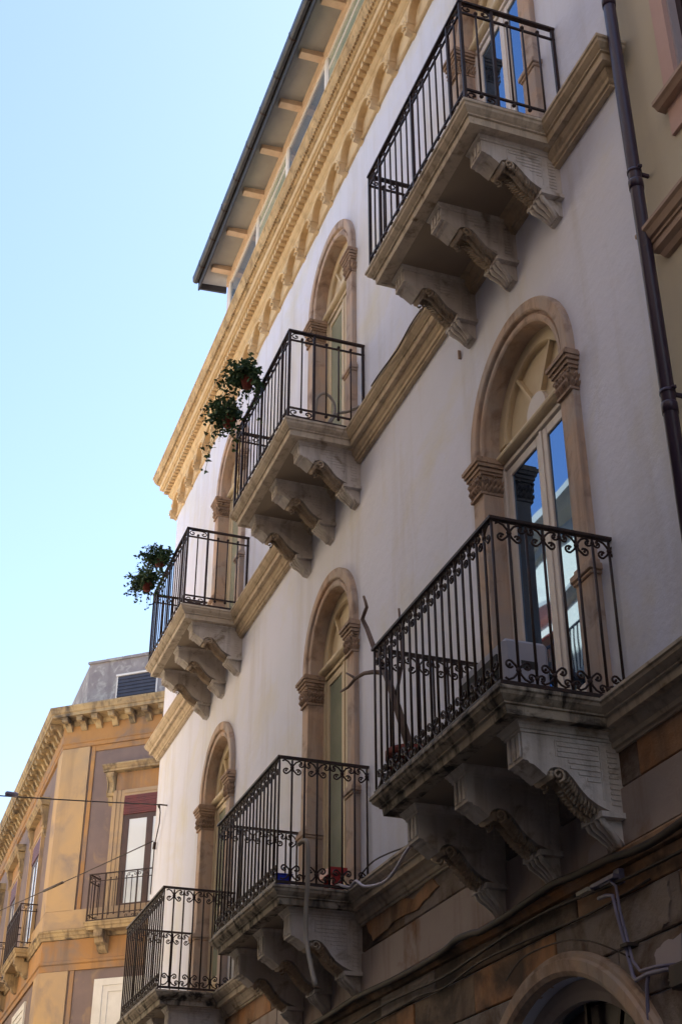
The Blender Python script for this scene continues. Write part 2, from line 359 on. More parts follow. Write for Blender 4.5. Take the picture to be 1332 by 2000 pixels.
for i in range(1, 8):
    a = PI*i/8; gm.obox((0.25*math.cos(a), 0.17, GZ+0.25*math.sin(a)), ((r-0.3)*math.cos(a), 0.17, GZ+(r-0.3)*math.sin(a)), 0.03, 0.03, (0, 1, 0))
gm.arc(0, GZ, [(0.25, 0.155), (0.28, 0.155), (0.28, 0.185), (0.25, 0.185)], 0, PI, 16)
put('lunette_grille', gm, IRON, dm)

# ---- main cornice
cz = 16.10
prof = [(0.0, 16.16), (0.46, 16.14), (0.46, 16.10), (0.445, 16.085), (0.43, 16.03), (0.40, 15.97), (0.355, 15.915), (0.335, 15.90), (0.335, 15.885), (0.33, 15.80), (0.315, 15.79), (0.30, 15.79),
        (0.295, 15.765), (0.24, 15.755), (0.235, 15.72), (0.18, 15.71), (0.175, 15.60), (0.165, 15.575), (0.14, 15.54), (0.125, 15.53), (0.12, 15.51), (0.10, 15.495), (0.095, 15.47), (0.0, 15.47)]
cpath = [(XL, 2.0), (XL, 0), (XR-0.1, 0)]
# crown (weathered) and bed mouldings as separate parts
crown = [(0.0, 16.16), (0.46, 16.14)] + prof[2:8] + [(0.0, 15.90)]
put('cornice_crown', MB().sweep(cpath, crown), CROWNM, house, OFF)
corn = put('cornice', MB().sweep(cpath, [(0.0, 15.897)] + prof[8:]), CORN, house, OFF)
beads = MB(); x = XL-0.3
while x < XR-0.1:
    beads.ball((x, -0.395, 15.955), 0.024, 0.02, 0.03, 5, 4); x += 0.066
put('carved_beading', beads, CROWNM, corn, kind='stuff')
dn = None; x = XL-0.12; i = 0
dentb = MB().box(-0.038, 0.038, -0.275, -0.17, 15.625, 15.712)
while x < XR-0.2:
    if dn is None: dn = put('dentil', dentb, CORN, corn, (x, 0, 0), bevel=0.004)
    else: again(dn, corn, (x, 0, 0))
    x += 0.1235
# corbel table: arches springing from carved corbels
SP = 0.6145; x0c = -10.273-0.03
k0 = -int((XR-0.3-x0c)/SP)
RA = 0.252; ZA = 15.185
put('frieze_back', MB().sweep([(XL, 0.6), (XL, 0), (XR-0.02, 0)], [(0, 15.475), (0.022, 15.475), (0.022, 15.10), (0.04, 15.095), (0.045, 15.075), (0.03, 15.062), (0, 15.06)]), CORN, house, OFF)
def spandrel(xc):      # plate with a round-arched notch, one bay wide, proud of the wall
    N = 12; arc = [(xc-RA*math.cos(PI*i/N), ZA+RA*math.sin(PI*i/N)) for i in range(N+1)]
    pts = [(xc-SP/2, 15.475), (xc-SP/2, ZA)] + arc + [(xc+SP/2, ZA), (xc+SP/2, 15.475)]
    return pts
proto_a = proto_c = proto_r = None
def corbel_mb():
    m_ = MB()
    m_.ball((0, -0.115, 15.33), 0.035, 0.02, 0.05, 8, 5)
    m_.prism_y([(-0.075, 15.20), (0.075, 15.20), (0.075, 15.185), (0.062, 15.175), (0.05, 15.09), (0.03, 15.05), (-0.03, 15.05), (-0.05, 15.09), (-0.062, 15.175), (-0.075, 15.185)], -0.13, 0.0)
    m_.prism_x([(0, 15.205), (-0.155, 15.205), (-0.13, 15.17), (-0.11, 15.12), (-0.06, 15.06), (0, 15.03)], -0.05, 0.05)
    for sx in (-1, 1):
        m_.ball((sx*0.052, -0.135, 15.155), 0.024, 0.022, 0.034); m_.ball((sx*0.034, -0.115, 15.10), 0.022, 0.022, 0.03)
    m_.ball((0, -0.145, 15.13), 0.022, 0.02, 0.03)
    return m_
n = 0
while True:
    xc = x0c + SP/2 + SP*(6 - n); n += 1
    if xc < XL+0.15: break
    if xc > XR-0.4: continue
    if proto_a is None:
        proto_a = put('arch_panel', MB().prism_y(spandrel(0), -0.115, -0.02), CORN, corn, (xc, 0, 0))
        proto_r = put('arch_rim', MB().arc(0, ZA, [(RA-0.004, -0.10), (RA, -0.122), (RA+0.03, -0.128), (RA+0.036, -0.114), (RA, -0.09)], 0, PI, 14), CORN, corn, (xc, 0, 0))
        proto_c = put('corbel', corbel_mb(), CORN, corn, (xc+SP/2, 0, 0))
    else:
        again(proto_a, corn, (xc, 0, 0)); again(proto_r, corn, (xc, 0, 0)); again(proto_c, corn, (xc+SP/2, 0, 0))
    lastx = xc
again(proto_c, corn, (lastx-SP/2, 0, 0))
# ---- attic storey with ribbon windows and eave
AXL, AY = -21.5, 0.5
put('attic_wall', MB().box(AXL, XR, AY+0.06, 8, 16.0, 20.45), STUCCO, house, OFF)
ATX = [-21.32, -19.28, -17.36, -15.17, -13.1, -11.0, -8.9, -6.8]
for i, xx in enumerate(ATX):
    put('attic_post', MB().box(xx-0.06, xx+0.06, AY-0.01, AY+0.06, 17.5, 20.16), SASH, house, OFF)
put('attic_sill', MB().box(AXL, XR, AY-0.005, AY+0.06, 17.4, 17.5), SASH, house, OFF)
put('attic_corner_board', MB().box(AXL, AXL+0.11, AY+0.002, AY+0.059, 17.5, 20.16), PINK, house, OFF)
put('attic_lintel', MB().box(AXL, XR, AY-0.03, AY+0.06, 20.16, 20.40), RAFTER, house, OFF)
for i in range(len(ATX)-1):
    a, b = ATX[i]+0.05, ATX[i+1]-0.05
    wn = link('attic_window', None, house, (a-BX, AY, 0))
    W = b-a; fr = MB()
    fr.box(0, 0.05, 0, 0.05, 17.5, 20.16); fr.box(W-0.05, W, 0, 0.05, 17.5, 20.16); fr.box(0.05, W-0.05, 0, 0.05, 20.09, 20.16); fr.box(0.05, W-0.05, 0, 0.05, 17.5, 17.58)
    put('frame', fr, SASH, wn)
    if i % 2 == 1:
        put('mid_rail', MB().box(0.05, W-0.05, 0.005, 0.045, 19.80, 19.85), SASH, wn)
        put('pane', MB().box(0.05, W-0.05, 0.02, 0.03, 17.58, 19.80), GLASSG, wn)
        put('pane', MB().box(0.05, W-0.05, 0.02, 0.03, 19.85, 20.09), GLASSG, wn)
    else:
        put('pane', MB().box(0.05, W-0.05, 0.02, 0.03, 17.58, 20.09), GLASSB, wn)
RXL = -21.85
def soff(y): return 20.42+(y-0.5)*0.10
put('soffit', MB().prism_x([(AY+0.05, soff(AY)), (-0.02, soff(-0.02)), (-0.02, soff(-0.02)+0.03), (AY+0.05, soff(AY)+0.03)], RXL+0.05, XR), SOFFIT, house, OFF)
rf = None
x = -21.2
while x < XR:
    if rf is None: rf = put('rafter', MB().prism_x([(AY, soff(AY)-0.001), (0.07, soff(0.07)-0.001), (0.07, soff(0.07)-0.10), (AY, soff(AY)-0.13)], -0.075, 0.075), RAFTER, house, (x-BX, 0, 0), bevel=0.005)
    else: again(rf, house, (x-BX, 0, 0))
    x += 1.175
put('verge_board', MB().prism_x([(AY+0.05, 20.27), (-0.02, 20.23), (-0.02, 20.62), (AY+0.05, 20.68)], RXL, RXL+0.05), GUTTER, house, OFF)
put('eave_fascia', MB().box(RXL, XR, -0.055, -0.022, 20.20, 20.60), GUTTER, house, OFF)
gp = [(-0.06, 20.60), (-0.06, 20.42)] + [(-0.125+0.065*math.cos(a), 20.42+0.065*math.sin(a)) for a in [-PI*i/8 for i in range(9)]] + [(-0.19, 20.50), (-0.18, 20.50), (-0.18, 20.44), (-0.07, 20.44), (-0.07, 20.60)]
put('gutter', MB().prism_x([(-0.058, 20.58), (-0.058, 20.40), (-0.09, 20.37), (-0.14, 20.37), (-0.175, 20.40), (-0.185, 20.52), (-0.175, 20.52), (-0.165, 20.47), (-0.07, 20.47), (-0.066, 20.58)], RXL, XR), GUTTER, house, OFF)
put('roof', MB().prism_x([(-0.06, 20.61), (4.5, 21.5), (8.6, 20.7), (8.6, 20.6), (4.5, 21.36), (-0.06, 20.601)], RXL, XR+0.05), TERRA, house, OFF)
put('attic_back', MB().box(RXL+0.1, XR, 7.9, 8.2, 15.9, 20.7), STUCCO, house, OFF)

# ---- arched windows
def lobe(m_, c, d, L, W, T_, nrm):
    """a pointed leaf lobe: base c, direction d, length L, half width W, raised by T_ along nrm"""
    c, d, nrm = Vector(c), Vector(d).normalized(), Vector(nrm).normalized(); sd = d.cross(nrm).normalized()
    p = [c-sd*W*0.5, c+sd*W*0.5, c+d*L*0.45-sd*W+nrm*T_*0.5, c+d*L*0.45+sd*W+nrm*T_*0.5, c+d*L+nrm*T_*0.2, c+nrm*T_, c+d*L*0.5+nrm*T_*1.5]
    m_.add(p, [(0, 5, 6, 2), (5, 1, 3, 6), (2, 6, 4), (6, 3, 4), (0, 2, 4, 3, 1)])
def capital():
    m_ = MB(); w0 = 0.10
    def lay(dx, y0, z0, z1): m_.box(-w0-dx, w0+dx, y0, 0.14, z0, z1)
    lay(0.012, -0.085, 0.0, 0.025); lay(0.0, -0.07, 0.025, 0.2)
    lay(0.02, -0.09, 0.2, 0.225); lay(0.035, -0.105, 0.225, 0.255); lay(0.05, -0.12, 0.265, 0.30); lay(0.062, -0.135, 0.30, 0.335); lay(0.05, -0.12, 0.335, 0.36)
    lay(0.026, -0.095, 0.255, 0.265)
    for z, n_, L in ((0.03, 4, 0.085), (0.095, 3, 0.085)):
        for i in range(n_):
            xx = -w0+0.025+(2*w0-0.05)*i/(n_-1)
            for dx_ in (-0.35, 0.0, 0.35): lobe(m_, (xx, -0.072, z), (dx_, -0.32, 1.0), L, 0.016, 0.02, (0, -1, 0.1))
        for i in range(5):
            yy = -0.05+i*0.042
            for sx in (-1, 1):
                for dy_ in (-0.35, 0.35): lobe(m_, (sx*(w0+0.001), yy, z), (sx*0.32, dy_, 1.0), L, 0.015, 0.02, (sx, 0, 0.1))
    for sx in (-1, 1):
        for y0 in (-0.075, 0.06):
            m_.tube([(sx*(w0+0.012)+0.026*(1-t/12)*math.cos(t*0.8)*sx, y0-0.01, 0.172+0.026*(1-t/12)*math.sin(t*0.8)) for t in range(10)], 0.010, 5)
        m_.tube([(sx*0.03+0.022*(1-t/12)*math.cos(t*0.8)*sx, -0.088, 0.178+0.022*(1-t/12)*math.sin(t*0.8)) for t in range(10)], 0.008, 5)
    m_.ball((0, -0.09, 0.19), 0.022, 0.016, 0.022)
    return m_
cap_me = capital().mesh('capital', CAPM); fixn(cap_me)
def arched_window(cx, T, glass, wood, sash, panel, HW=HW, dzw=0.0):
    OW = HW-0.21; ZC = 3.13+dzw; OZ = dzw
    wn = link('arched_window', None, house, (cx-BX, 0, T))
    pw = HW-OW
    for sx in (-1, 1):
        px = sx*(OW+pw/2)
        pl = MB(); pl.box(px-pw/2, px+pw/2, -0.06, 0.14, 1.20, 2.65+OZ)
        put('pilaster', pl, PEACH, wn, bevel=0.006)
        pd = MB(); pd.box(px-pw/2-0.015, px+pw/2+0.015, -0.075, 0.14, 0.0, 1.07); pd.box(px-pw/2-0.03, px+pw/2+0.03, -0.09, 0.14, 1.07, 1.10)
        pd.box(px-pw/2-0.045, px+pw/2+0.045, -0.105, 0.14, 1.10, 1.155); pd.box(px-pw/2-0.02, px+pw/2+0.02, -0.08, 0.14, 1.155, 1.20)
        put('pedestal', pd, PEACH, wn, bevel=0.006)
        link('capital', cap_me, wn, (px, 0, 2.65+OZ))
    # archivolt with stilted feet
    rr = OW
    pr = [(rr, 0.14), (rr, -0.028), (rr+0.018, -0.04), (rr+0.055, -0.042), (rr+0.062, -0.022), (rr+0.085, -0.022), (rr+0.092, -0.056), (rr+0.105, -0.066), (HW-0.012, -0.066), (HW, -0.05), (HW, 0.02)]
    ar = MB().arc(0, ZC, pr, 0, PI, 36)
    for sx in (-1, 1):
        pts = [(sx*q[0], q[1]) for q in pr]
        ar.prism_z(pts, 3.01+OZ, ZC)
    put('archivolt', ar, PEACH, wn)
    # wooden lunette
    yl = 0.15
    lp = [(-OW-0.02, 3.06)] + [(OW+0.02, 3.06)] + [((OW+0.02)*math.cos(PI*i/24), ZC+(OW+0.02)*math.sin(PI*i/24)) for i in range(25)]
    put('lunette_panel', MB().prism_y(lp, yl+0.03, yl+0.06), panel, wn)
    lf = MB().arc(0, ZC, [(OW-0.13, yl-0.01), (OW-0.12, yl-0.025), (OW+0.015, yl-0.025), (OW+0.015, yl+0.035), (OW-0.13, yl+0.035)], 0, PI, 30)
    put('lunette_frame', lf, wood, wn)
    for a in (58, 122):
        a = math.radians(a)
        put('muntin', MB().obox((0.16*math.cos(a), yl+0.008, ZC+0.16*math.sin(a)), ((OW-0.12)*math.cos(a), yl+0.008, ZC+(OW-0.12)*math.sin(a)), 0.028, 0.05, (0, 1, 0)), wood, wn)
    hb = MB().prism_y([(0.17*math.cos(PI*i/14), ZC-0.03+0.17*math.sin(PI*i/14)) for i in range(15)], yl-0.025, yl+0.035)
    put('lunette_hub', hb, sash, wn)
    tp = [(0.14-0.075*math.cos(a), 3.055+0.05*math.sin(a)) for a in [-PI/2+PI*i/8 for i in range(9)]] + [(0.2, 3.105), (0.2, 3.005)]
    put('transom', MB().prism_x(tp, -OW-0.02, OW+0.02), wood, wn)
    # door frame and two sashes
    fr = MB(); fr.box(-OW-0.03, -OW+0.05, 0.13, 0.21, 0.0, 3.0); fr.box(OW-0.05, OW+0.03, 0.13, 0.21, 0.0, 3.0); fr.box(-OW+0.05, OW-0.05, 0.13, 0.21, 2.95, 3.0)
    put('frame', fr, sash, wn, bevel=0.005)
    for sx in (-1, 1):
        a, b = sorted((sx*0.008, sx*(OW-0.055)))
        sm = MB(); sm.box(a, a+0.085, 0.15, 0.20, 0.02, 2.94); sm.box(b-0.085, b, 0.15, 0.20, 0.02, 2.94)
        sm.box(a+0.085, b-0.085, 0.152, 0.198, 2.85, 2.94); sm.box(a+0.085, b-0.085, 0.152, 0.198, 0.02, 0.16); sm.box(a+0.085, b-0.085, 0.152, 0.198, 0.42, 0.52)
        sh = put('sash', sm, sash, wn, bevel=0.006)
        put('sash_panel', MB().box(a+0.085, b-0.085, 0.165, 0.185, 0.16, 0.42), wood, wn)
        put('pane', MB().box(a+0.083, b-0.083, 0.168, 0.178, 0.52, 2.852), glass, wn)
    put('meeting_strip', MB().box(-0.022, 0.022, 0.14, 0.16, 0.02, 2.94), sash, wn)
    put('threshold', MB().box(-OW-0.03, OW+0.03, -0.02, 0.3, -0.03, 0.018), SLABM, wn)
    return wn
arched_window(BAYS[0]+0.01, TL, GLASS, CREAM, SASH, CREAM, 0.93, 0.05)
arched_window(BAYS[1], TL, GLASSG, CREAM, CREAM, CREAM)
arched_window(BAYS[2], TL, GLASSG, CREAM, CREAM, CREAM)
arched_window(BAYS[0], TU, GLASS, CREAM, SASH, CREAM)
arched_window(BAYS[1], TU, GLASSG, CREAM, CREAM, CREAM)
arched_window(BAYS[2], TU, GLASSG, CREAM, CREAM, CREAM)

# ---- balconies
BW, BP, RY, RX = 1.185, 0.975, 0.93, 1.135
def slab(h):
    k = h/0.155; m_ = MB(); c = 0.2
    prof = [(0.0, 0.0), (0.2, 0.0), (0.2, -0.022*k), (0.188, -0.03*k), (0.182, -0.05*k), (0.155, -0.075*k), (0.14, -0.085*k), (0.14, -0.095*k), (0.122, -0.1*k), (0.115, -0.155*k), (0.08, -0.157*k), (0.08, -0.15*k), (0.0, -0.15*k)]
    m_.sweep([(-BW+c, 0.0), (-BW+c, -BP+c), (BW-c, -BP+c), (BW-c, 0.0)], prof)
    return m_
def bracket(dz):
    hw = 0.11; S = dz
    body = [(0.0, -0.14), (-0.735, -0.14), (-0.735, -0.38+S), (-0.70, -0.383+S), (-0.69, -0.40+S), (-0.66, -0.405+S), (-0.635, -0.425+S), (-0.595, -0.455+S), (-0.575, -0.47+S), (-0.565, -0.445+S),
            (-0.545, -0.42+S), (-0.51, -0.405+S), (-0.47, -0.405+S), (-0.43, -0.42+S), (-0.385, -0.465+S), (-0.34, -0.525+S), (-0.29, -0.58+S), (-0.22, -0.625+S), (-0.14, -0.655+S), (-0.06, -0.67+S), (0.0, -0.67+S)]
    m_ = MB().prism_x(body, -hw, hw)
    for i in (-1, 0, 1): m_.box(i*0.066-0.02, i*0.066+0.02, -0.745, -0.73, -0.355+S, -0.225)
    m_.sweep([(-hw, 0), (-hw, -0.735), (hw, -0.735), (hw, 0)], [(0, -0.145), (0.05, -0.145), (0.045, -0.165), (0.03, -0.18), (0.022, -0.2), (0.012, -0.205), (0.010, -0.222), (0, -0.222)])
    m_.box(-hw-0.028, hw+0.028, -0.215, 0.0, -0.705+S, -0.668+S)
    dp = [(0.0, -0.70+S), (-0.185, -0.70+S), (-0.178, -0.725+S), (-0.13, -0.76+S), (-0.08, -0.80+S), (-0.05, -0.84+S), (-0.035, -0.865+S), (0, -0.87+S)]
    m_.prism_x(dp, -hw+0.03, hw-0.03)
    return m_
def side_panel(dz):
    m_ = MB(); S = dz
    def low(y):
        return -0.45-0.55*max(0, y+0.42)*1.0 if y > -0.42 else -0.40
    for sx in (1,):
        x0, x1 = sorted((sx*0.109, sx*0.1165))
        z = -0.265
        m_.box(x0, x1, -0.50, -0.17, -0.256, -0.248)
        m_.box(x0, x1, -0.50, -0.494, -0.36, -0.256); m_.box(x0, x1, -0.176, -0.17, -0.59+S, -0.256)
        while z > -0.60+S:
            ys = -0.485
            while ys < -0.2 and z-0.02 < low(ys)+0.055+S: ys += 0.012
            if ys < -0.22: m_.box(x0, x1, ys, -0.185, z-0.024, z-0.004)
            m_.box(x0, x1, -0.118, -0.05, z-0.022, z-0.006)
            z -= 0.036
    return m_
def acanthus(dz):
    m_ = MB(); S = dz
    C = [(-0.53, -0.425), (-0.49, -0.415), (-0.45, -0.425), (-0.415, -0.447), (-0.385, -0.48), (-0.355, -0.52), (-0.325, -0.555), (-0.29, -0.59), (-0.25, -0.62), (-0.21, -0.643), (-0.165, -0.66), (-0.12, -0.675)]
    random.seed(3)
    for i in range(len(C)-1):
        (y0, z0), (y1, z1) = C[i], C[i+1]
        t = Vector((0, y1-y0, z1-z0)).normalized(); nr = Vector((0, t.z, -t.y))
        if nr.z > 0: nr = -nr
        for sx in (-1, 1):
            for j, (x0, L) in enumerate(((0.012, 0.06), (0.055, 0.075))):
                for k in (0.0, 0.5):
                    c = Vector((sx*x0, y0+(y1-y0)*k, z0+(z1-z0)*k+S))
                    lobe(m_, c, Vector((sx*1.0, 0, 0))-t*random.uniform(0.5, 0.9), L, 0.0085, 0.030+0.012*(1-j), nr)
    m_.tube([(0, y, z+S-0.024) for y, z in C], 0.013, 6)
    for sx in (-1, 1):
        m_.tube([(sx*0.112, -0.49+0.048*(1-t/13)*math.cos(-1.5+t*0.75), -0.455+S+0.048*(1-t/13)*math.sin(-1.5+t*0.75)) for t in range(12)], 0.010, 5)
    m_.tube([(-0.10, -0.535, -0.455+S), (0.10, -0.535, -0.455+S)], 0.028, 8)
    return m_
def flutes(dz):
    m_ = MB(); S = dz
    for i in (-1.5, -0.5, 0.5, 1.5):
        m_.tube([(i*0.062, -0.195, -0.70+S), (i*0.06, -0.18, -0.735+S), (i*0.05, -0.125, -0.775+S), (i*0.04, -0.08, -0.82+S), (i*0.03, -0.05, -0.865+S)], 0.02, 6)
    return m_
def spiral(c, r0, turns, a0, dirn, n=12):
    return [(c[0]+r0*(1-0.75*i/n)*math.cos(a0+dirn*turns*2*PI*i/n), c[1]+r0*(1-0.75*i/n)*math.sin(a0+dirn*turns*2*PI*i/n)) for i in range(n+1)]
def flat(pts): return [(x, 0, z) for x, z in pts]
def scroll_big():         # hangs below the handrail: knot with two curling lower arms and two arcs up to the rail
    m_ = MB(); kz = -0.085
    for sx in (-1, 1):
        low_ = [(0, kz), (sx*0.02, kz-0.035), (sx*0.045, kz-0.058)] + [(sx*(0.062+0.026*math.cos(a)), kz-0.04+0.026*math.sin(a)) for a in [-1.9+i*0.55 for i in range(9)]]
        m_.tube(flat(low_), 0.0085, 5)
        up = [(0, kz), (sx*0.018, kz+0.03), (sx*0.042, kz+0.058), (sx*0.075, kz+0.072), (sx*0.10, kz+0.06)]
        m_.tube(flat(up), 0.0085, 5)
        m_.ball((sx*0.062, 0, kz-0.036), 0.012, n=5)
    m_.ball((0, 0, kz), 0.022, 0.018, 0.024)
    return m_
def scroll_small():
    m_ = MB(); kz = -0.045
    for sx in (-1, 1):
        low_ = [(0, kz), (sx*0.018, kz-0.02)] + [(sx*(0.036+0.02*math.cos(a)), kz-0.006+0.02*math.sin(a)) for a in [-2.1+i*0.6 for i in range(8)]]
        m_.tube(flat(low_), 0.008, 5)
        m_.ball((sx*0.037, 0, kz-0.004), 0.01, n=5)
    m_.ball((0, 0, kz), 0.018, 0.016, 0.02)
    return m_
SBIG = scroll_big().mesh('scroll', IRON); SSML = scroll_small().mesh('scroll', IRON)
for me in (SBIG, SSML): fixn(me)
def inv(me):
    c = me.copy()
    for v_ in c.vertices: v_.co.z = -v_.co.z
    c.flip_normals(); return c
SBIGU, SSMLU = inv(SBIG), inv(SSML)
BALL_L = MB().tube([(0, 0, 0.04), (0, 0, 1.24)], 0.0105, 7).mesh('baluster', IRON)
def bal_u():
    m_ = MB().tube([(0, 0, 0.125), (0, 0, 1.165)], 0.0095, 6)
    m_.ball((0, 0, 0.125), 0.021, n=7, m_=5); m_.ball((0, 0, 1.165), 0.021, n=7, m_=5)
    return m_
BALL_U = bal_u().mesh('baluster', IRON)
POST_U = MB().box(-0.014, 0.014, -0.014, 0.014, 0.03, 1.25).mesh('post', IRON)
def corner_scroll(W):
    m_ = MB()
    for sx in (-1, 1):
        pts = [(0, 0.095), (sx*W*0.22, 0.092), (sx*W*0.37, 0.078), (sx*W*0.44, 0.052), (sx*W*0.40, 0.027), (sx*W*0.30, 0.018), (sx*W*0.21, 0.03), (sx*W*0.20, 0.048), (sx*W*0.27, 0.056)]
        m_.tube(flat(pts), 0.0085, 5); m_.ball((sx*W*0.27, 0, 0.054), 0.012, n=5)
    return m_
CSC = corner_scroll(0.29).mesh('corner_scroll', IRON); CSCU = inv(CSC)
def railpath(z, w_, h_):      # a bar running round three sides
    p = [(-RX, 0.0), (-RX, -RY), (RX, -RY), (RX, 0.0)]
    return MB().sweep(p, [(-w_/2, z-h_/2), (w_/2, z-h_/2), (w_/2, z+h_/2), (-w_/2, z+h_/2)])
def spots(nf, ns):
    out = [(-RX+2*RX*i/nf, -RY, 0.0, i, nf) for i in range(nf+1)]
    for sx in (-1, 1):
        for i in range(1, ns+1): out.append((sx*RX, -RY+(RY-0.02)*i/ns, PI/2, i, ns))
    return out
def balcony(cx, T, upper):
    b = link('balcony', None, house, (cx-BX, 0, T))
    h = 0.185 if upper else 0.160; dz = 0.03 if upper else -0.03
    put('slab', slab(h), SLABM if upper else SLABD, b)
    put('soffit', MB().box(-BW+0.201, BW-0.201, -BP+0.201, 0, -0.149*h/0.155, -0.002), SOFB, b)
    for name, fn, mat in (('bracket', bracket, BRACK), ('bracket_panel', side_panel, BRACK), ('acanthus_leaf', acanthus, LEAFM), ('bracket_fluting', flutes, BRACK)):
        o = put(name, fn(dz), mat, b, (-0.885, 0, 0), kind='stuff' if name in ('acanthus_leaf', 'bracket_panel') else None)
        for xx in (0.0, 0.87): again(o, b, (xx, 0, 0))
    put('handrail', railpath(1.262, 0.045, 0.022), IRON, b)
    put('bottom_rail', railpath(0.035, 0.03, 0.024), IRON, b)
    if upper:
        put('middle_rail', railpath(1.13, 0.018, 0.02), IRON, b); put('middle_rail', railpath(0.16, 0.018, 0.02), IRON, b)
        for (x, y, rz, i, n_) in spots(16, 6):
            front = rz == 0.0
            post = (front and i in (0, 16, 2, 14, 8)) or (not front and i in (2, 6))
            link('post' if post else 'baluster', POST_U if post else BALL_U, b, (x, y, 0), rz)
        for (x, y, rz) in ((-RX+0.145, -RY, 0), (RX-0.145, -RY, 0), (0.145, -RY, 0), (-0.145, -RY, 0), (-RX, -RY+0.152, PI/2), (RX, -RY+0.152, PI/2)):
            link('corner_scroll', CSC, b, (x, y, 1.145), rz); link('corner_scroll', CSCU, b, (x, y, 0.147), rz)
    else:
        for (x, y, rz, i, n_) in spots(18, 7):
            link('baluster', BALL_L, b, (x, y, 0), rz)
            if rz == 0.0 and i in (0, 18): continue
            big = i % 2 == 1
            link('scroll', SBIG if big else SSML, b, (x, y, 1.25), rz); link('scroll', SBIGU if big else SSMLU, b, (x, y, 0.047), rz)
    return b
bu = balcony(BAYS[0]+0.03, TU, True); bl = balcony(BAYS[0]-0.01, TL, False)
for c in BAYS[1:]:
    for src, T in ((bu, TU), (bl, TL)):
        o = copy_tree(src, house); o.location = (c-BX, 0, T)


# ================================================================== neighbouring yellow building (right edge)
NX = 2.0
nb = thing('yellow_building', (NX, 0, 0), 'pale yellow stucco building at the right edge with pink window surround and brown sill', 'building')
NO = (-NX, 0, 0)
WX0, WX1, WZ0, WZ1 = -5.68, -4.48, 9.27, 12.2
wl = MB()
N0, N1 = -6.361, 14.0
for a, b, c, d in ((N0, WX0, 0, 17), (WX1, N1, 0, 17), (WX0, WX1, 0, WZ0), (WX0, WX1, WZ1, 17)):
    wl.add([(a, 0.015, c), (b, 0.015, c), (b, 0.015, d), (a, 0.015, d)], [(0, 1, 2, 3)])
wl.add([(N1, 0.015, 0), (N1, 9, 0), (N1, 9, 17), (N1, 0.015, 17)], [(0, 1, 2, 3)])
wl.add([(N0, 0.015, 17), (N1, 0.015, 17), (N1, 9, 17), (N0, 9, 17)], [(0, 1, 2, 3)])
put('wall', wl, YELLOW, nb, NO)
wn = link('shuttered_window', None, nb, (WX0-NX, 0, WZ0))
W, H = WX1-WX0, WZ1-WZ0
sm = MB(); sm.box(-0.145, 0.0, -0.012, 0.03, -0.32, H+0.14); sm.box(W, W+0.145, -0.012, 0.03, -0.32, H+0.14); sm.box(0, W, -0.012, 0.03, H, H+0.14); sm.box(0.0, W, -0.0115, 0.03, -0.32, 0.0)
put('surround', sm, PINK, wn)
rv = MB(); rv.box(-0.002, 0.02, 0.031, 0.17, 0, H); rv.box(W-0.02, W+0.002, 0.031, 0.17, 0, H); rv.box(0.02, W-0.02, 0.031, 0.17, H-0.02, H)
put('reveal', rv, LAV, wn)
put('sill', MB().sweep([(-0.19, 0), (W+0.19, 0)], [(0, 0.02), (0.11, 0.02), (0.11, -0.015), (0.09, -0.03), (0.07, -0.055), (0, -0.06)]), BROWNS, wn)
for k in range(2):
    sh = MB(); a = 0.02+k*(W/2-0.02); b = a+W/2-0.022
    sh.box(a, a+0.06, 0.10, 0.14, 0.02, H-0.02); sh.box(b-0.06, b, 0.10, 0.14, 0.02, H-0.02); sh.box(a+0.06, b-0.06, 0.10, 0.14, 0.02, 0.10); sh.box(a+0.06, b-0.06, 0.10, 0.14, H-0.1, H-0.02)
    sh.box(a+0.06, b-0.06, 0.125, 0.14, 0.1, H-0.1)
    so_ = put('shutter', sh, SHUT, wn)
    sl_ = None; z = 0.13
    while z < H-0.12:
        if sl_ is None: sl_ = put('slat', MB().prism_x([(0.10, -0.02), (0.108, -0.02), (0.124, 0.02), (0.118, 0.02)], a+0.06, b-0.06), SHUT, so_, (0, 0, z))
        else: again(sl_, so_, (0, 0, z))
        z += 0.045
put('string_course', MB().sweep([(-6.10, 0.02), (-6.10, 0.015), (N1, 0.015), (N1, 0.02)], [(0, 8.32), (0.16, 8.32), (0.16, 8.29), (0.14, 8.27), (0.12, 8.22), (0.10, 8.21), (0.10, 8.185), (0.085, 8.18), (0.085, 8.12), (0.05, 8.09), (0.03, 8.05), (0, 8.04)]), BROWNS, nb, NO)
put('lower_surround', MB().box(-5.82, -5.66, -0.012, 0.05, 5.2, 8.035), PINK, nb, NO)

# drainpipe between the two buildings
dp = thing('drainpipe', (-6.2, -0.11, 0.1), 'dark brown drainpipe running up the joint between the white and yellow facades', 'drainpipe')
put('pipe', MB().lathe([(0.0, 0), (0.05, 0), (0.05, 20.3), (0.0, 20.3)], 0, 0, 20), PIPEM, dp)
cl0 = None
for z in (3.0, 5.0, 7.0, 9.0, 11.0, 13.0, 15.0):
    if cl0 is None:
        m_ = MB().lathe([(0.0505, -0.07), (0.055, -0.07), (0.056, 0.0), (0.055, 0.012), (0.0505, 0.012)], 0, 0, 20)
        cl0 = put('collar', m_, PIPEM, dp, (0, 0, z-0.30))
        m_ = MB(); m_.lathe([(0.0505, -0.014), (0.055, -0.014), (0.055, 0.014), (0.0505, 0.014)], 0, 0, 20); m_.box(-0.012, 0.012, 0.05, 0.12, -0.012, 0.012); m_.box(0.05, 0.085, 0.004, 0.016, -0.012, 0.012)
        m_.ball((0.075, -0.004, 0), 0.013, n=6)
        br0 = put('bracket', m_, PIPEM, dp, (0, 0, z-0.36+0.16))
    else:
        again(cl0, dp, (0, 0, z-0.30)); again(br0, dp, (0, 0, z-0.20))

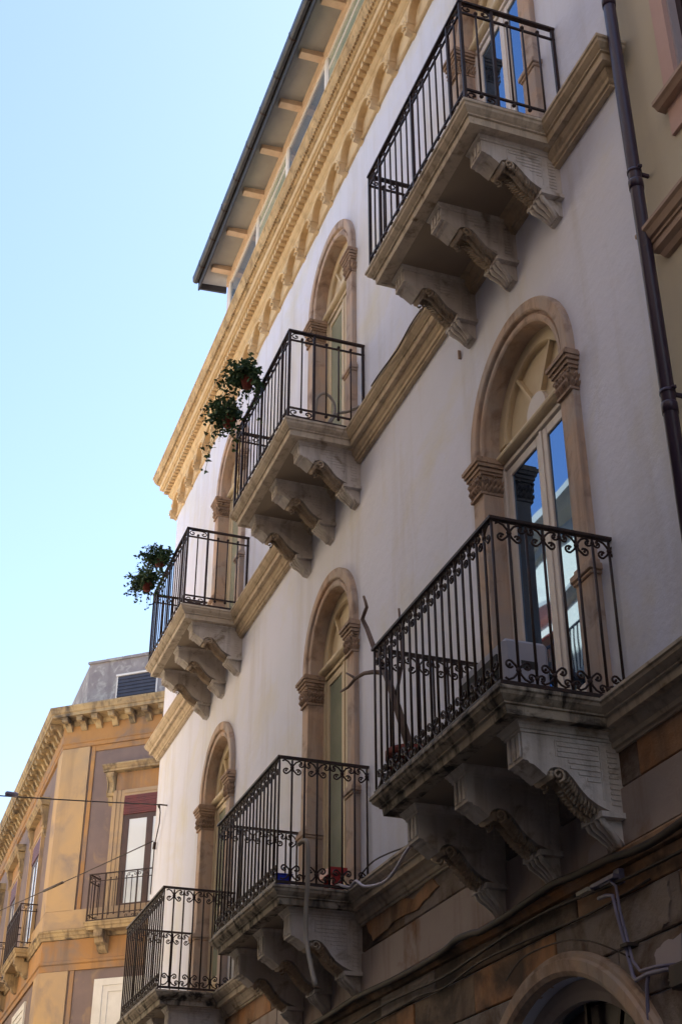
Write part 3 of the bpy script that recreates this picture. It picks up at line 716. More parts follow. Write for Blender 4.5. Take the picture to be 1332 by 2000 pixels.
# ================================================================== ochre corner building (left)
A50 = math.radians(50)
ob = thing('ochre_corner_building', (-35.3, 0, 0), 'ochre and mauve building with a canted corner and bracketed cornice beyond the white palazzo', 'building')
# side face runs along -x at y=0; canted face local frame: s along, q outwards
CH = link('canted_face', None, ob, (0, 0, 0), A50)      # local x = s, local y = -q
SW = 5.5
ex, ey = SW*math.cos(A50), SW*math.sin(A50)
FX = -26.0
plan = [(FX, 0.0), (0.0, 0.0), (ex, ey), (ex, ey+14)]
bw = MB()
bw.prism_z(plan+[(FX, ey+14)], 0.0, 15.55)
put('wall', bw, MAUVE, ob)
path = plan
cp = [(0, 15.92), (0.55, 15.90), (0.55, 15.86), (0.52, 15.80), (0.50, 15.74), (0.47, 15.72), (0.47, 15.63), (0.12, 15.61), (0.10, 15.52), (0.06, 15.48), (0, 15.47)]
oc = put('cornice', MB().sweep(path, cp), OSTONE, ob)
put('frieze', MB().sweep(path, [(0, 15.467), (0.075, 15.467), (0.075, 15.03), (0.10, 15.02), (0.10, 14.98), (0.07, 14.96), (0.07, 14.86), (0, 14.85)]), OCHRE, ob)
mo = MB().prism_x([(0.02, 15.607), (-0.42, 15.607), (-0.43, 15.56), (-0.42, 15.50), (-0.37, 15.47), (-0.31, 15.49), (-0.25, 15.50), (-0.20, 15.46), (-0.17, 15.38), (-0.12, 15.32), (-0.06, 15.30), (0.02, 15.30)], -0.085, 0.085)
mo.box(-0.10, 0.10, -0.445, 0, 15.58, 15.606)
mo0 = None
for s_ in (0.15, 0.60, 1.05, 1.55, 2.06, 2.55, 3.05, 3.55, 4.05, 4.5, 5.0, 5.4):
    x, y = s_*math.cos(A50), s_*math.sin(A50)
    if mo0 is None: mo0 = put('modillion', mo, OSTONE, oc, (x, y, 0), A50)
    else: again(mo0, oc, (x, y, 0), A50)
x = -0.25
while x > FX+0.2:
    o = again(mo0, oc, (x, 0, 0)); o.rotation_euler = (0, 0, 0); x -= 0.47
put('string_course', MB().sweep(path, [(0, 10.03), (0.06, 10.03), (0.17, 10.0), (0.17, 9.96), (0.14, 9.93), (0.12, 9.86), (0.10, 9.84), (0.08, 9.78), (0, 9.77)]), OSTONE, ob)
put('plinth_course', MB().sweep(path, [(0, 10.50), (0.055, 10.50), (0.065, 10.48), (0.065, 10.035), (0, 10.032)]), OCHREL, ob)
put('lower_frieze', MB().sweep(path, [(0, 9.767), (0.045, 9.767), (0.045, 9.27), (0.085, 9.25), (0.085, 9.19), (0.05, 9.16), (0.05, 9.02), (0, 9.015)]), OCHRE, ob)
# pilasters at the corner, one on each face, upper and lower
for z0, z1 in ((10.505, 14.845), (0.0, 9.01)):
    pm_ = MB(); pm_.sweep([(-0.80, 0), (0, 0), (0.80*math.cos(A50), 0.80*math.sin(A50))], [(0, z0), (0.06, z0), (0.06, z1), (0, z1)])
    put('corner_pilaster', pm_, OCHREL, ob)
    sp = MB().box(0.85, 0.96, -0.035, 0.0, z0, z1)
    put('pilaster_strip', sp, OCHRE, CH)
    put('pilaster_strip', MB().box(SW-0.96, SW-0.1, -0.045, 0.0, z0, z1), OCHREL, CH)
# upper balcony door with bracketed hood: built about its centre, face at local y=0, outward -y
def hooded_window(parent, c, rz, balcony_, hood_w=1.38):
    g = link('balcony_door', None, parent, c, rz)
    put('hood', MB().sweep([(-hood_w, 0), (hood_w, 0)], [(0, 14.20), (0.30, 14.18), (0.30, 14.14), (0.27, 14.11), (0.24, 14.06), (0.22, 14.05), (0.22, 14.0), (0.05, 13.99), (0, 13.98)]), OSTONE, g)
    put('hood_frieze', MB().box(-1.05, 1.05, -0.045, 0, 13.50, 13.978), OCHRE, g)
    cm = MB().prism_x([(0, 13.975), (-0.20, 13.975), (-0.205, 13.90), (-0.17, 13.84), (-0.10, 13.72), (-0.085, 13.55), (-0.11, 13.44), (-0.08, 13.37), (0, 13.34)], -0.11, 0.11)
    cm.box(-0.125, 0.125, -0.21, 0, 13.93, 13.972)
    cm.prism_x([(-0.0, 13.33), (-0.09, 13.33), (-0.06, 13.2), (0, 13.12)], -0.06, 0.06)
    for sx in (-1, 1): cm.tube([(sx*0.08, -0.19, 13.86), (sx*0.08, -0.125, 13.72), (sx*0.08, -0.10, 13.55), (sx*0.08, -0.12, 13.44)], 0.02, 5)
    for sx in (-1, 1): put('console', cm, OSTONE, g, (sx*1.19, 0, 0))
    am = MB()
    for sx in (-1, 1):
        for d0, d1, p_ in ((0.78, 0.88, 0.05), (0.88, 0.99, 0.07), (0.99, 1.10, 0.095)):
            am.box(*sorted((sx*d0, sx*d1)), -p_, 0, 10.02, 13.49)
    am.box(-0.78, 0.78, -0.05, 0, 13.30, 13.395); am.box(-0.78, 0.78, -0.07, 0, 13.395, 13.49)
    put('architrave', am, OCHREL, g)
    dm_ = MB()
    for a, b in ((-0.77, -0.60), (-0.09, 0.09), (0.60, 0.77)): dm_.box(a, b, -0.03, -0.004, 10.02, 12.70)
    dm_.box(-0.60, -0.09, -0.03, -0.004, 10.02, 10.55); dm_.box(0.09, 0.60, -0.03, -0.004, 10.02, 10.55)
    dm_.box(-0.77, 0.77, -0.028, -0.004, 12.701, 12.82); 
    put('door_frame', dm_, DOORW, g)
    for a, b in ((-0.60, -0.09), (0.09, 0.60)): put('pane', MB().box(a, b, -0.016, -0.008, 10.55, 12.70), GLASSF, g)
    sl0 = None; z = 12.83; k = 0
    while z < 13.29:
        if sl0 is None: sl0 = put('blind_slat', MB().box(-0.77, 0.77, -0.055, -0.02, 0, 0.04), MAROON, g, (0, 0, z))
        else: again(sl0, g, (0, -0.006*(k % 2), z))
        z += 0.046; k += 1
    put('blind_box', MB().box(-0.77, 0.77, -0.019, -0.003, 12.825, 13.298), MAROON, g)
    if balcony_:
        bb = link('balcony', None, parent, c, rz)
        put('slab', MB().sweep([(-1.2, 0), (-1.2, -0.3), (1.2, -0.3), (1.2, 0)], [(0, 10.05), (0.2, 10.05), (0.2, 10.02), (0.18, 10.0), (0.17, 9.95), (0.14, 9.93), (0.12, 9.86), (-0.28, 9.86), (-0.28, 10.05)]), OSTONE, bb)
        kb = MB().prism_x([(-0.171, 9.855), (-0.42, 9.855), (-0.43, 9.70), (-0.36, 9.66), (-0.33, 9.57), (-0.22, 9.50), (-0.18, 9.42), (-0.10, 9.36), (-0.046, 9.35), (-0.046, 9.768), (-0.171, 9.768)], -0.12, 0.12)
        for sx in (-1, 1): put('bracket', kb, OSTONE, bb, (sx*1.0, 0, 0))
        rp = [(-1.33, 0), (-1.33, -0.45), (1.33, -0.45), (1.33, 0)]
        def bar(z, w_, h_): return MB().sweep(rp, [(-w_/2, z-h_/2), (w_/2, z-h_/2), (w_/2, z+h_/2), (-w_/2, z+h_/2)])
        put('handrail', bar(11.22, 0.04, 0.025), IRON, bb); put('rail', bar(11.04, 0.02, 0.02), IRON, bb); put('rail', bar(10.22, 0.02, 0.02), IRON, bb); put('bottom_rail', bar(10.08, 0.03, 0.02), IRON, bb)
        b0 = MB().tube([(0, 0, 10.2), (0, 0, 11.09)], 0.011, 5); b0.ball((0, 0, 11.09), 0.022); b0.ball((0, 0, 10.2), 0.022)
        bme = b0.mesh('baluster', IRON); pme = MB().box(-0.016, 0.016, -0.016, 0.016, 10.06, 11.23).mesh('post', IRON)
        cs = CSC
        for i in range(19):
            xx = -1.33+2.66*i/18
            link('post' if i % 3 == 0 else 'baluster', pme if i % 3 == 0 else bme, bb, (xx, -0.45, 0))
        for sx in (-1, 1):
            for i in range(1, 4): link('baluster', bme, bb, (sx*1.33, -0.45+0.14*i, 0))
        for xx in (-1.18, -0.15, 0.15, 1.18):
            link('corner_scroll', cs, bb, (xx, -0.45, 11.085)); link('corner_scroll', CSCU, bb, (xx, -0.45, 10.17))
        for sx in (-1, 1): link('corner_scroll', cs, bb, (sx*1.33, -0.28, 11.085), PI/2)
    return g
def rot(s_, q=0.0): return (s_*math.cos(A50)+q*math.sin(A50), s_*math.sin(A50)-q*math.cos(A50), 0)
hooded_window(ob, (2.75*math.cos(A50), 2.75*math.sin(A50), 0), A50, True)
proto_w = None
for i, xx in enumerate((-3.4, -8.0, -12.6, -17.2, -21.8)):
    hooded_window(ob, (xx, 0, 0), 0.0, True)
# mouldings framing the recessed mauve field on the canted face
fm = MB(); fm.box(0.97, SW-0.97, -0.03, 0, 14.70, 14.847); put('field_moulding', fm, OCHRE, CH)
# lower white framed window on the canted face and plainer ones on the side
def lower_window(c, rz):
    g = link('lower_window', None, ob, c, rz)
    f = MB()
    for sx in (-1, 1):
        f.box(*sorted((sx*0.95, sx*1.19)), -0.05, 0, 5.4, 8.76); f.box(*sorted((sx*0.80, sx*0.95)), -0.03, 0, 5.4, 8.60)
    f.box(-0.95, 0.95, -0.05, 0, 8.60, 8.76); f.box(-0.80, 0.80, -0.03, 0, 8.45, 8.60)
    put('frame', f, WHITEP, g); put('shutter', MB().box(-0.80, 0.80, -0.012, 0, 5.4, 8.45), WHITEP, g)
    return g
lower_window((2.75*math.cos(A50), 2.75*math.sin(A50), 0), A50)
for xx in (-3.4, -8.0, -12.6): lower_window((xx, 0, 0), 0.0)
# set-back attic of bare cement on the canted corner
aq = 0.62
ap = [rot(0.12, -aq), rot(5.2, -aq)]
at = MB()
sl_, sr_ = rot(0.12, -aq), rot(5.2, -aq)
back = (sl_[0]-1.2, sl_[1]+5.0); 
at.prism_z([(sl_[0], sl_[1]), (sr_[0], sr_[1]), (sr_[0]-1.0, sr_[1]+4), (sl_[0]-14.0, sl_[1]+6), (sl_[0]-14.0, sl_[1]+0.02)], 15.5, 17.62)
put('attic', at, ATTICG, ob)
cope = MB()
random.seed(5)
for k in range(9):
    s0 = 0.08+k*0.57; a_, b_ = rot(s0, -aq+0.05), rot(s0+0.56, -aq+0.05); c_, d_ = rot(s0+0.56, -aq-0.25), rot(s0, -aq-0.25)
    cope.prism_z([a_[:2], b_[:2], c_[:2], d_[:2]], 17.621, 17.66+random.random()*0.05)
put('coping', cope, ATTICG, ob, kind='stuff')
wq = link('attic_window', None, ob, rot(1.68, -aq), A50)
wf = MB(); wf.box(-0.64, -0.60, -0.03, 0.0, 16.35, 17.10); wf.box(0.60, 0.64, -0.03, 0, 16.35, 17.10); wf.box(-0.66, 0.66, -0.05, 0.0, 17.10, 17.16)
put('frame', wf, SASH, wq)
for k in range(7):
    put('shutter_slat', MB().prism_x([(-0.035, 0.0), (-0.022, 0.0), (-0.006, 0.10), (-0.016, 0.10)], -0.60, 0.60), GREYSH, wq, (0, 0, 16.37+k*0.104))
put('shutter_back', MB().box(-0.60, 0.60, -0.005, -0.002, 16.35, 17.10), GREYSH, wq)

# ================================================================== cream building across the street (seen in the window glass)
cb = thing('cream_building', (-18, -7.0, 0), 'sunlit cream building across the street seen reflected in the window glass', 'building')
CO = (18, 7.0, 0)
put('wall', MB().box(-62, 20, -15, -7.0, 0, 15.0), SUNW, cb, CO)
put('cornice', MB().sweep([(20, -7.0), (-62, -7.0)], [(0, 15.5), (0.5, 15.5), (0.5, 15.32), (0.42, 15.25), (0.30, 15.15), (0.12, 15.05), (0.08, 14.85), (0, 14.8)]), SUNW2, cb, CO)
put('string_course', MB().sweep([(20, -7.0), (-62, -7.0)], [(0, 13.75), (0.22, 13.75), (0.22, 13.68), (0.1, 13.55), (0, 13.5)]), SUNW2, cb, CO)
put('bounce_damping_facing', MB().box(-23, 20, -7.0, -6.94, 0, 6.5), DARKR, cb, CO)  # dark facing added to cut light bounced up under the lower balconies
wp = None
for i, xx in enumerate(range(-58, 20, 4)):
    for zz in (5.5, 9.8):
        if wp is None:
            wp = put('window', MB().box(-0.75, 0.75, -0.02, 0.06, 0, 2.6), WHITEP, cb, (xx+18, 0, zz)); wg = put('pane', MB().box(-0.6, 0.6, 0.05, 0.07, 0.15, 2.45), GLASS, wp)
        else:
            o = copy_tree(wp, cb); o.location = (xx+18, 0, zz)
put('awning', MB().prism_x([(-6.99, 13.25), (-6.3, 12.6), (-6.3, 12.57), (-6.99, 13.2)], -22.3, -20.9), REDM, cb, CO)
rb = MB()
rb.box(-24, -17, -6.22, -6.19, 12.22, 12.26)
for k in range(60): rb.box(-24+k*0.12, -24+k*0.12+0.02, -6.215, -6.195, 11.3, 12.22)
put('balcony_railing', rb, IRON, cb, CO, kind='stuff')
put('balcony_slab', MB().box(-24.1, -16.9, -6.995, -6.1, 11.15, 11.3), SUNW2, cb, CO)

# unseen taller dark building, added to block sky light from the palazzo's near end
tb = thing('sky_blocker_building', (4, -7.0, 0), 'unseen tall dark building added across the street to keep sky light off the palazzo', 'building')
TO = (-4, 7.0, 0)
put('wall', MB().box(-9.5, 24, -16, -6.9, 0, 21.0), DARKR, tb, TO)
put('cornice', MB().sweep([(24, -6.9), (-9.5, -6.9), (-9.5, -16)], [(0, 21.4), (0.5, 21.4), (0.5, 21.2), (0.35, 21.05), (0.1, 20.9), (0, 20.6)]), SUNW2, tb, TO)
wp = None
for xx in range(-7, 23, 4):
    for zz in (5.5, 10.5, 15.5):
        if wp is None:
            wp = put('window', MB().box(-0.7, 0.7, -0.02, 0.06, 0, 2.6), BROWNS, tb, (xx-4, 0.1, zz)); put('pane', MB().box(-0.55, 0.55, 0.05, 0.07, 0.15, 2.45), GLASS, wp)
        else:
            o = copy_tree(wp, tb); o.location = (xx-4, 0.1, zz)

# ================================================================== small things on and around the facade
def plant(x, y, z, label, seed, sc=1.0):
    random.seed(seed)
    z -= 0.04
    t = thing('potted_plant', (x, y-0.06, z), label, 'potted plant', 'trailing plants hung on the upper railings')
    q = 0.72*sc; zt = 0.165*sc-0.165*q
    put('pot', MB().lathe([(0.0, zt), (0.075*q, zt), (0.105*q, zt+0.13*q), (0.115*q, zt+0.13*q), (0.115*q, zt+0.165*q), (0.10*q, zt+0.165*q), (0.095*q, zt+0.14*q), (0, zt+0.14*q)], 0, 0, 16), TERRA, t)
    put('pot_hook', MB().tube([(0.0, 0.08*sc, 0.16*sc), (0, 0.15, 0.20), (0, 0.215, 0.235), (0, 0.20, 0.25)], 0.006, 5), IRON, t)
    st = MB(); lf = MB()
    for k in range(72):
        a = random.uniform(0, 2*PI); out = random.uniform(0.08, 0.36)*sc; up = random.uniform(0.02, 0.36)*sc*random.random()**0.5; drop = random.choice((0, 0, 0, 0.1, 0.2, 0.5))*sc*random.random()
        if math.sin(a) > 0.2: out *= 0.5
        P = []
        for i in range(7):
            u = i/6
            P.append(Vector((math.cos(a)*out*u**0.8-0.10*drop*u, math.sin(a)*out*u**0.8, 0.14*sc+up*math.sin(min(1, u*1.3)*PI*0.55)*(1-0.35*u)-drop*u*u*1.35)))
        st.tube(P, 0.0035, 3)
        for i in range(1, 7):
            for r_ in range(3):
                c = P[i]+Vector((random.gauss(0, .022), random.gauss(0, .022), random.gauss(0, .022)))
                d1 = Vector((random.gauss(0, 1), random.gauss(0, 1), random.gauss(0, .7))).normalized(); d2 = d1.orthogonal().normalized()
                L_, W_ = random.uniform(.022, .040)*sc, random.uniform(.012, .020)*sc
                nrm = d1.cross(d2)*0.006
                lf.add([c-d1*L_, c-d2*W_+nrm, c+d1*L_, c+d2*W_+nrm], [(0, 1, 2), (0, 2, 3)])
    put('stem', st, LEAFG, t, kind='stuff'); put('foliage', lf, LEAFG, t, kind='stuff')
    return t
plant(-13.22, -1.09, 11.50, 'trailing plant in terracotta pot on the middle upper railing, the pot nearer the railing corner', 11, 1.1)
plant(-14.12, -1.09, 11.50, 'trailing plant in terracotta pot at the far end of the middle upper railing, longest tendrils', 12, 1.1)
plant(-18.02, -1.09, 11.45, 'dark trailing plant in terracotta pot on the leftmost upper railing, the higher one against sky', 13, 1.05)
plant(-18.88, -1.09, 11.45, 'dark trailing plant in terracotta pot at the far end of the leftmost upper railing', 14, 1.05)

# dead branch in a pot on the right lower balcony
t = thing('potted_branch', (-9.36, -0.72, TL), 'dry bare branch standing in a terracotta pot behind the lower right railing', 'potted branch')
put('pot', MB().lathe([(0, 0), (0.13, 0), (0.175, 0.26), (0.19, 0.26), (0.19, 0.33), (0.165, 0.33), (0.16, 0.28), (0, 0.28)], 0, 0, 20), TERRA, t)
O = Vector((-9.36, -0.72, TL))
def rel(pts): return [Vector(p)-O for p in pts]
put('trunk', MB().tube(rel([(-9.22, -.76, 5.36), (-9.30, -.79, 5.62), (-9.42, -.8, 5.86), (-9.55, -.8, 6.08), (-9.69, -.8, 6.31)]), 0.038, 8, 0.028), BARK, t)
put('branch', MB().tube(rel([(-9.66, -.8, 6.26), (-9.80, -.8, 6.45), (-9.91, -.8, 6.586), (-10.06, -.8, 6.82), (-10.17, -.8, 6.96), (-10.12, -.8, 7.0), (-10.06, -.8, 7.03), (-10.09, -.8, 7.10), (-10.13, -.8, 7.17)]), 0.026, 7, 0.012), BARK, t)
put('branch', MB().tube(rel([(-9.64, -.8, 6.22), (-9.85, -.82, 6.316), (-10.08, -.82, 6.40), (-10.31, -.82, 6.445), (-10.5, -.82, 6.44), (-10.69, -.82, 6.475)]), 0.022, 7, 0.011), BARK, t)
put('twig', MB().tube(rel([(-10.30, -.82, 6.44), (-10.42, -.82, 6.52), (-10.54, -.82, 6.595)]), 0.014, 6, 0.009), BARK, t)
put('branch', MB().tube(rel([(-9.45, -.79, 5.92), (-9.36, -.76, 6.2), (-9.33, -.78, 6.45), (-9.31, -.8, 6.66)]), 0.016, 6, 0.010), BARK, t)

# air conditioner
t = thing('air_conditioner', (-8.3, -0.42, TL), 'grey white air conditioner box on the floor of the lower right balcony', 'air conditioner')
bm_ = MB(); bm_.box(-0.40, 0.40, -0.16, 0.20, 0.06, 0.70)
put('casing', bm_, ACM, t, bevel=0.03)
put('fan_grille', MB().box(-0.36, 0.30, -0.175, -0.158, 0.08, 0.60), NETM, t)
for k in range(9): put('grille_bar', MB().box(-0.36, 0.30, -0.185, -0.176, 0.10+k*0.047, 0.112+k*0.047), NETM, t)
put('handle_recess', MB().box(0.399, 0.404, -0.03, 0.10, 0.47, 0.53), NETM, t)
for yy in (-0.12, 0.14): put('foot', MB().box(-0.36, 0.36, yy-0.02, yy+0.02, 0.0, 0.06), NETM, t)

# hose, tubs, cables
def line(name, pts, r, mat, label, cat, n=7, group=None, sub=3):
    P = [Vector(p) for p in pts]; Q = []
    for i in range(len(P)-1):        # Catmull-Rom
        p0, p1, p2, p3 = P[max(i-1, 0)], P[i], P[i+1], P[min(i+2, len(P)-1)]
        for k in range(sub):
            u = k/sub
            Q.append(0.5*((2*p1)+(p2-p0)*u+(2*p0-5*p1+4*p2-p3)*u*u+(3*p1-p0-3*p2+p3)*u**3))
    Q.append(P[-1]); o = Q[0].copy()
    ob_ = put(name, MB().tube([q-o for q in Q], r, n), mat, None, o)
    return tag(ob_, label, cat, group)
line('hose', [(-12.12, -.74, 5.50), (-11.98, -.72, 5.50), (-11.93, -.71, 5.42), (-11.95, -.7, 5.09), (-11.98, -.7, 4.88), (-11.97, -.7, 4.60), (-11.83, -.7, 4.33), (-11.69, -.7, 4.12)], 0.022, HOSEM, 'beige hose dangling in front of the lower middle balcony bracket', 'hose')
line('hose', [(-12.55, -.35, 5.16), (-12.30, -.30, 5.20), (-12.05, -.30, 5.12), (-11.94, -.28, 5.089), (-11.79, -.28, 5.108), (-11.54, -.29, 4.99), (-11.09, -.29, 4.905), (-10.79, -.29, 4.935), (-10.50, -.29, 5.03), (-10.2, -.24, 5.12)], 0.014, HOSEW, 'pale lilac hose looping over the lower moulding between two balconies', 'hose')
line('hose', [(-12.3, -.62, 10.45), (-12.3, -.56, 10.70), (-12.3, -.545, 10.866), (-12.3, -.46, 10.956), (-12.3, -.363, 10.895), (-12.3, -.326, 10.735), (-12.3, -.40, 10.55), (-12.3, -.41, 10.50), (-12.3, -.33, 10.66), (-12.3, -.265, 10.722), (-12.25, -.17, 10.735), (-12.1, -.10, 10.72)], 0.018, HOSEM, 'grey hose coiled behind the upper middle railing', 'hose')
line('cable', [(-12.2, -.1, 5.24), (-12.1, -.1, 5.285), (-11.8, -.1, 5.314), (-11.37, -.1, 5.272), (-11.0, -.12, 5.21), (-10.6, -.2, 5.14), (-10.3, -.22, 5.125)], 0.008, CABLE, 'thin black cable lying along the top of the lower moulding', 'cable', 5)
line('cable', [(-9.7, -.262, 10.33), (-9.85, -.27, 10.36), (-10.15, -.262, 10.39), (-10.45, -.265, 10.34), (-10.66, -.262, 10.36), (-11.07, -.262, 10.40), (-11.3, -.25, 10.425)], 0.008, CABLE, 'thin black cable sagging along the upper moulding between two balconies', 'cable', 5)
t = thing('storage_tub', (-12.36, -0.83, TL), 'small blue plastic tub under the corner of the lower middle railing', 'tub')
tm = MB(); tm.prism_x([(-0.06, 0.0), (-0.075, 0.12), (-0.085, 0.12), (-0.085, 0.132), (0.085, 0.132), (0.085, 0.12), (0.075, 0.12), (0.06, 0.0)], -0.12, 0.10); put('body', tm, BLUEP, t, bevel=0.008)
put('lid', MB().box(-0.125, 0.105, -0.09, 0.09, 0.133, 0.143), BLUEP, t, bevel=0.005)
t = thing('red_tray', (-12.42, -0.28, TL+0.10), 'red plastic tray propped on the lower middle balcony floor by the wall', 'tray')
tm = MB(); tm.box(-0.15, 0.13, -0.08, 0.08, 0.10, 0.115); tm.box(-0.15, 0.13, -0.09, -0.08, 0.10, 0.16); tm.box(-0.15, 0.13, 0.08, 0.09, 0.10, 0.16); tm.box(0.13, 0.14, -0.09, 0.09, 0.10, 0.16); tm.box(-0.16, -0.15, -0.09, 0.09, 0.10, 0.16)
put('body', tm, REDP, t)
for sx in (-0.12, 0.10): put('leg', MB().box(sx-0.012, sx+0.012, -0.06, 0.06, -0.10, 0.10), REDP, t)

Lz = 4.155
line('cable', [(-6.25, -.13, 4.16), (-6.67, -.12, 4.12), (-6.98, -.12, 4.10), (-7.25, -.12, 4.11), (-7.56, -.12, 4.145), (-7.93, -.12, 4.155), (-8.29, -.12, 4.18), (-8.59, -.12, 4.165), (-9.09, -.12, 4.14), (-9.48, -.12, 4.135), (-9.63, -.12, 4.155), (-9.94, -.12, 4.175), (-10.17, -.12, 4.145), (-10.6, -.12, 4.13), (-11.38, -.12, 4.14), (-12.3, -.12, 4.165), (-13.25, -.12, 4.14), (-15.5, -.12, 4.15), (-18.0, -.12, 4.13), (-22, -.12, 4.15)], 0.027, CABLE, 'thick brown black cable running along the ledge above the ground floor courses', 'cable')
line('cable', [(-6.3, -.07, 3.99), (-7.4, -.06, 4.0), (-8.6, -.06, 4.06), (-9.6, -.06, 4.02), (-10.4, -.06, 3.98), (-11.6, -.06, 4.01), (-13.2, -.06, 3.97), (-16, -.06, 4.0)], 0.012, CABLE, 'thin dark cable drooping just below the thick cable on the ledge', 'cable', 5)
line('cable', [(-7.47, -.08, 3.52), (-7.75, -.13, 3.66), (-8.1, -.13, 3.76), (-8.5, -.13, 3.80), (-8.85, -.13, 3.79), (-9.2, -.08, 3.72)], 0.006, CABLE, 'very thin wire draped over the top of the round doorway arch', 'cable', 5)
t = thing('conduit', (-7.6, -0.08, 3.9), 'bundle of violet grey conduit bending down beside the round doorway arch', 'conduit')
O = Vector((-7.6, -0.08, 3.9))
put('pipe', MB().tube(rel([(-7.78, -.08, 3.955), (-7.68, -.08, 3.95), (-7.60, -.08, 3.93), (-7.575, -.08, 3.82), (-7.515, -.08, 3.62), (-7.485, -.08, 3.50), (-7.46, -.08, 3.41), (-7.43, -.08, 3.375), (-7.29, -.08, 3.385), (-7.09, -.08, 3.37), (-6.93, -.08, 3.33)]), 0.013, 7), VIOLET, t)
put('pipe', MB().tube(rel([(-7.76, -.075, 4.03), (-7.62, -.075, 4.03), (-7.56, -.075, 3.98), (-7.54, -.075, 3.82), (-7.485, -.075, 3.62), (-7.455, -.075, 3.50), (-7.38, -.075, 3.42), (-7.2, -.075, 3.41), (-7.0, -.075, 3.38)]), 0.010, 7), VIOLET, t)
put('pipe', MB().tube(rel([(-7.30, -.07, 3.385), (-7.33, -.07, 3.33), (-7.35, -.07, 3.2), (-7.36, -.07, 3.0), (-7.36, -.07, 2.4)]), 0.012, 7), VIOLET, t)
put('clip', MB().box(0.075, 0.155, -0.03, 0.06, -0.315, -0.295), CABLE, t)
t = thing('junction_box', (-6.93, -0.06, 3.3), 'tangled dark junction box at the end of the violet conduit', 'junction box')
put('body', MB().box(-0.07, 0.12, -0.07, 0.04, -0.07, 0.07), CABLE, t, bevel=0.015)
random.seed(9)
for k in range(7):
    put('loose_wire', MB().tube([(random.uniform(-.08, .1), -.06, random.uniform(-.06, .06)) for _ in range(5)], 0.008, 5), CABLE, t)
t = thing('wall_bracket', (-7.7, 0, 4.03), 'small pale iron bracket sticking out of the ledge above the doorway arch', 'bracket')
put('arm', MB().box(-0.14, 0.16, -0.10, -0.06, 0.0, 0.025), VIOLET, t)
put('arm', MB().box(-0.30, -0.14, -0.12, -0.07, -0.01, 0.015), LITW, t)
put('plate', MB().box(0.10, 0.17, -0.06, 0.0, -0.03, 0.06), VIOLET, t)
# nail in the wall
tag(put('wall_peg', MB().box(-0.006, 0.006, -0.03, 0.01, -0.05, 0.05), BROWNS, None, (-9.53, 0, 9.64)), 'small rusty peg in the white wall below the upper right balcony', 'peg')
# overhead wires from the left end of the palazzo
def sag(a, b, d, n=14):
    a, b = Vector(a), Vector(b)
    return [a+(b-a)*i/n+Vector((0, 0, -d*4*(i/n)*(1-i/n))) for i in range(n+1)]
t = thing('overhead_wire', (-21.68, 0.0, 9.0), 'upper overhead wire stretched from a hook at the palazzo end across the lane', 'wire')
O = Vector((-21.68, 0, 9.0))
put('wire', MB().tube([p-O for p in sag((-21.68, -0.13, 9.0), (-14.7, -6.95, 6.43), 0.05)], 0.010, 5), CABLE, t)
put('hook', MB().tube([(0, 0.02, 0), (0, -0.13, 0.0), (0.03, -0.16, -0.03), (0.0, -0.13, -0.06)], 0.014, 6), IRON, t)
put('insulator', MB().tube(rel([(-18.95, -2.74, 7.98), (-18.80, -2.89, 7.93)]), 0.035, 8), VIOLET, t)
put('stay', MB().tube([(0, -0.13, 0.0), (-0.10, -0.09, -0.10), (-0.26, -0.06, -0.24), (-0.42, -0.05, -0.36), (-0.62, -0.04, -0.52), (-0.72, -0.03, -1.3)], 0.010, 5), IRON, t)
put('turnbuckle', MB().tube([(-0.58, -0.045, -0.46), (-0.64, -0.04, -0.56)], 0.028, 7), IRON, t)
t = thing('overhead_wire', (-22.5, 0.0, 8.6), 'lower overhead wire sloping left in front of the canted ochre corner', 'wire')
O = Vector((-22.5, 0, 8.6))
put('wire', MB().tube([p-O for p in sag((-22.5, -0.03, 8.63), (-52, -6.72, 10.99), 0.15, 24)], 0.010, 5), CABLE, t)
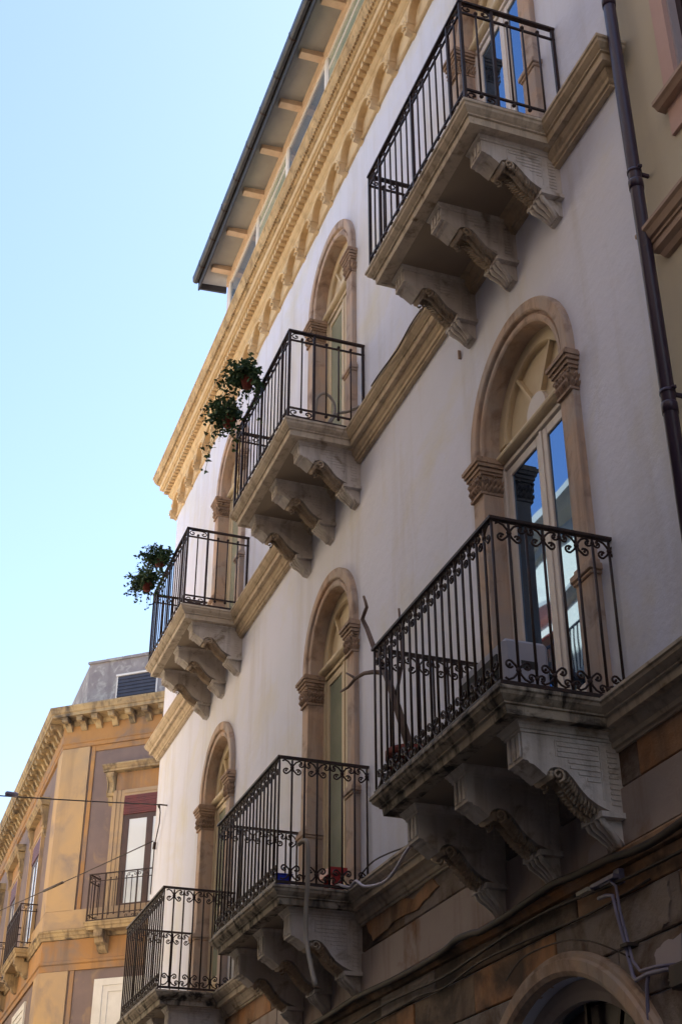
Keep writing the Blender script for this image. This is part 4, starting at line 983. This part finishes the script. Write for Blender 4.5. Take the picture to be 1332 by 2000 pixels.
put('insulator', MB().tube([p-O for p in sag((-22.5, -0.03, 8.63), (-52, -6.72, 10.99), 0.15, 60)][8:11], 0.026, 7), CABLE, t)

# patches of peeled and repaired render on the ground floor courses
def patch(pts, y, mat):
    random.seed(len(pts)); P = []
    for i in range(len(pts)):
        a, b = Vector(pts[i]), Vector(pts[(i+1) % len(pts)])
        for k in range(4):
            p = a+(b-a)*k/4; P.append((p.x+random.gauss(0, .006), p.y+random.gauss(0, .006)))
    put('render_patch', MB().prism_y(P, y, -0.01), mat, house, OFF)
patch([(-7.947, 4.217), (-7.917, 4.302), (-7.817, 4.343), (-7.683, 4.321), (-7.656, 4.218), (-7.563, 4.245), (-7.458, 4.23), (-7.45, 4.216)], -0.044, LAV)
patch([(-7.149, 3.864), (-7.077, 3.867), (-7.018, 3.87), (-7.022, 3.755), (-7.06, 3.643), (-7.133, 3.624), (-7.185, 3.654), (-7.15, 3.756)], -0.042, GROUNDC)
patch([(-7.253, 3.512), (-7.131, 3.534), (-6.948, 3.543), (-6.991, 3.363), (-7.165, 3.39), (-7.259, 3.433)], -0.040, LAV)
patch([(-12.2, 4.83), (-11.3, 4.84), (-11.0, 4.76), (-10.6, 4.84), (-10.45, 4.74), (-10.9, 4.66), (-11.5, 4.68), (-12.0, 4.63)], -0.040, GROUND)
line('cable', [(-7.2, -.05, 3.93), (-8.0, -.05, 3.905), (-8.9, -.055, 3.94), (-9.7, -.05, 3.955), (-10.4, -.05, 3.90), (-10.9, -.05, 3.935), (-12.0, -.05, 3.91), (-13.5, -.05, 3.94)], 0.009, CABLE, 'second thin dark cable tangled along the joint under the ledge', 'cable', 5)
# gutter straps
gs = None; x = -21.3
while x < XR:
    if gs is None: gs = put('gutter_strap', MB().prism_x([(-0.03, 20.52), (-0.03, 20.365), (-0.09, 20.362), (-0.142, 20.362), (-0.18, 20.398), (-0.19, 20.525), (-0.186, 20.525), (-0.176, 20.40), (-0.141, 20.367), (-0.09, 20.367), (-0.034, 20.37), (-0.034, 20.52)], -0.015, 0.015), IRON, house, (x-BX, 0, 0))
    else: again(gs, house, (x-BX, 0, 0))
    x += 0.88
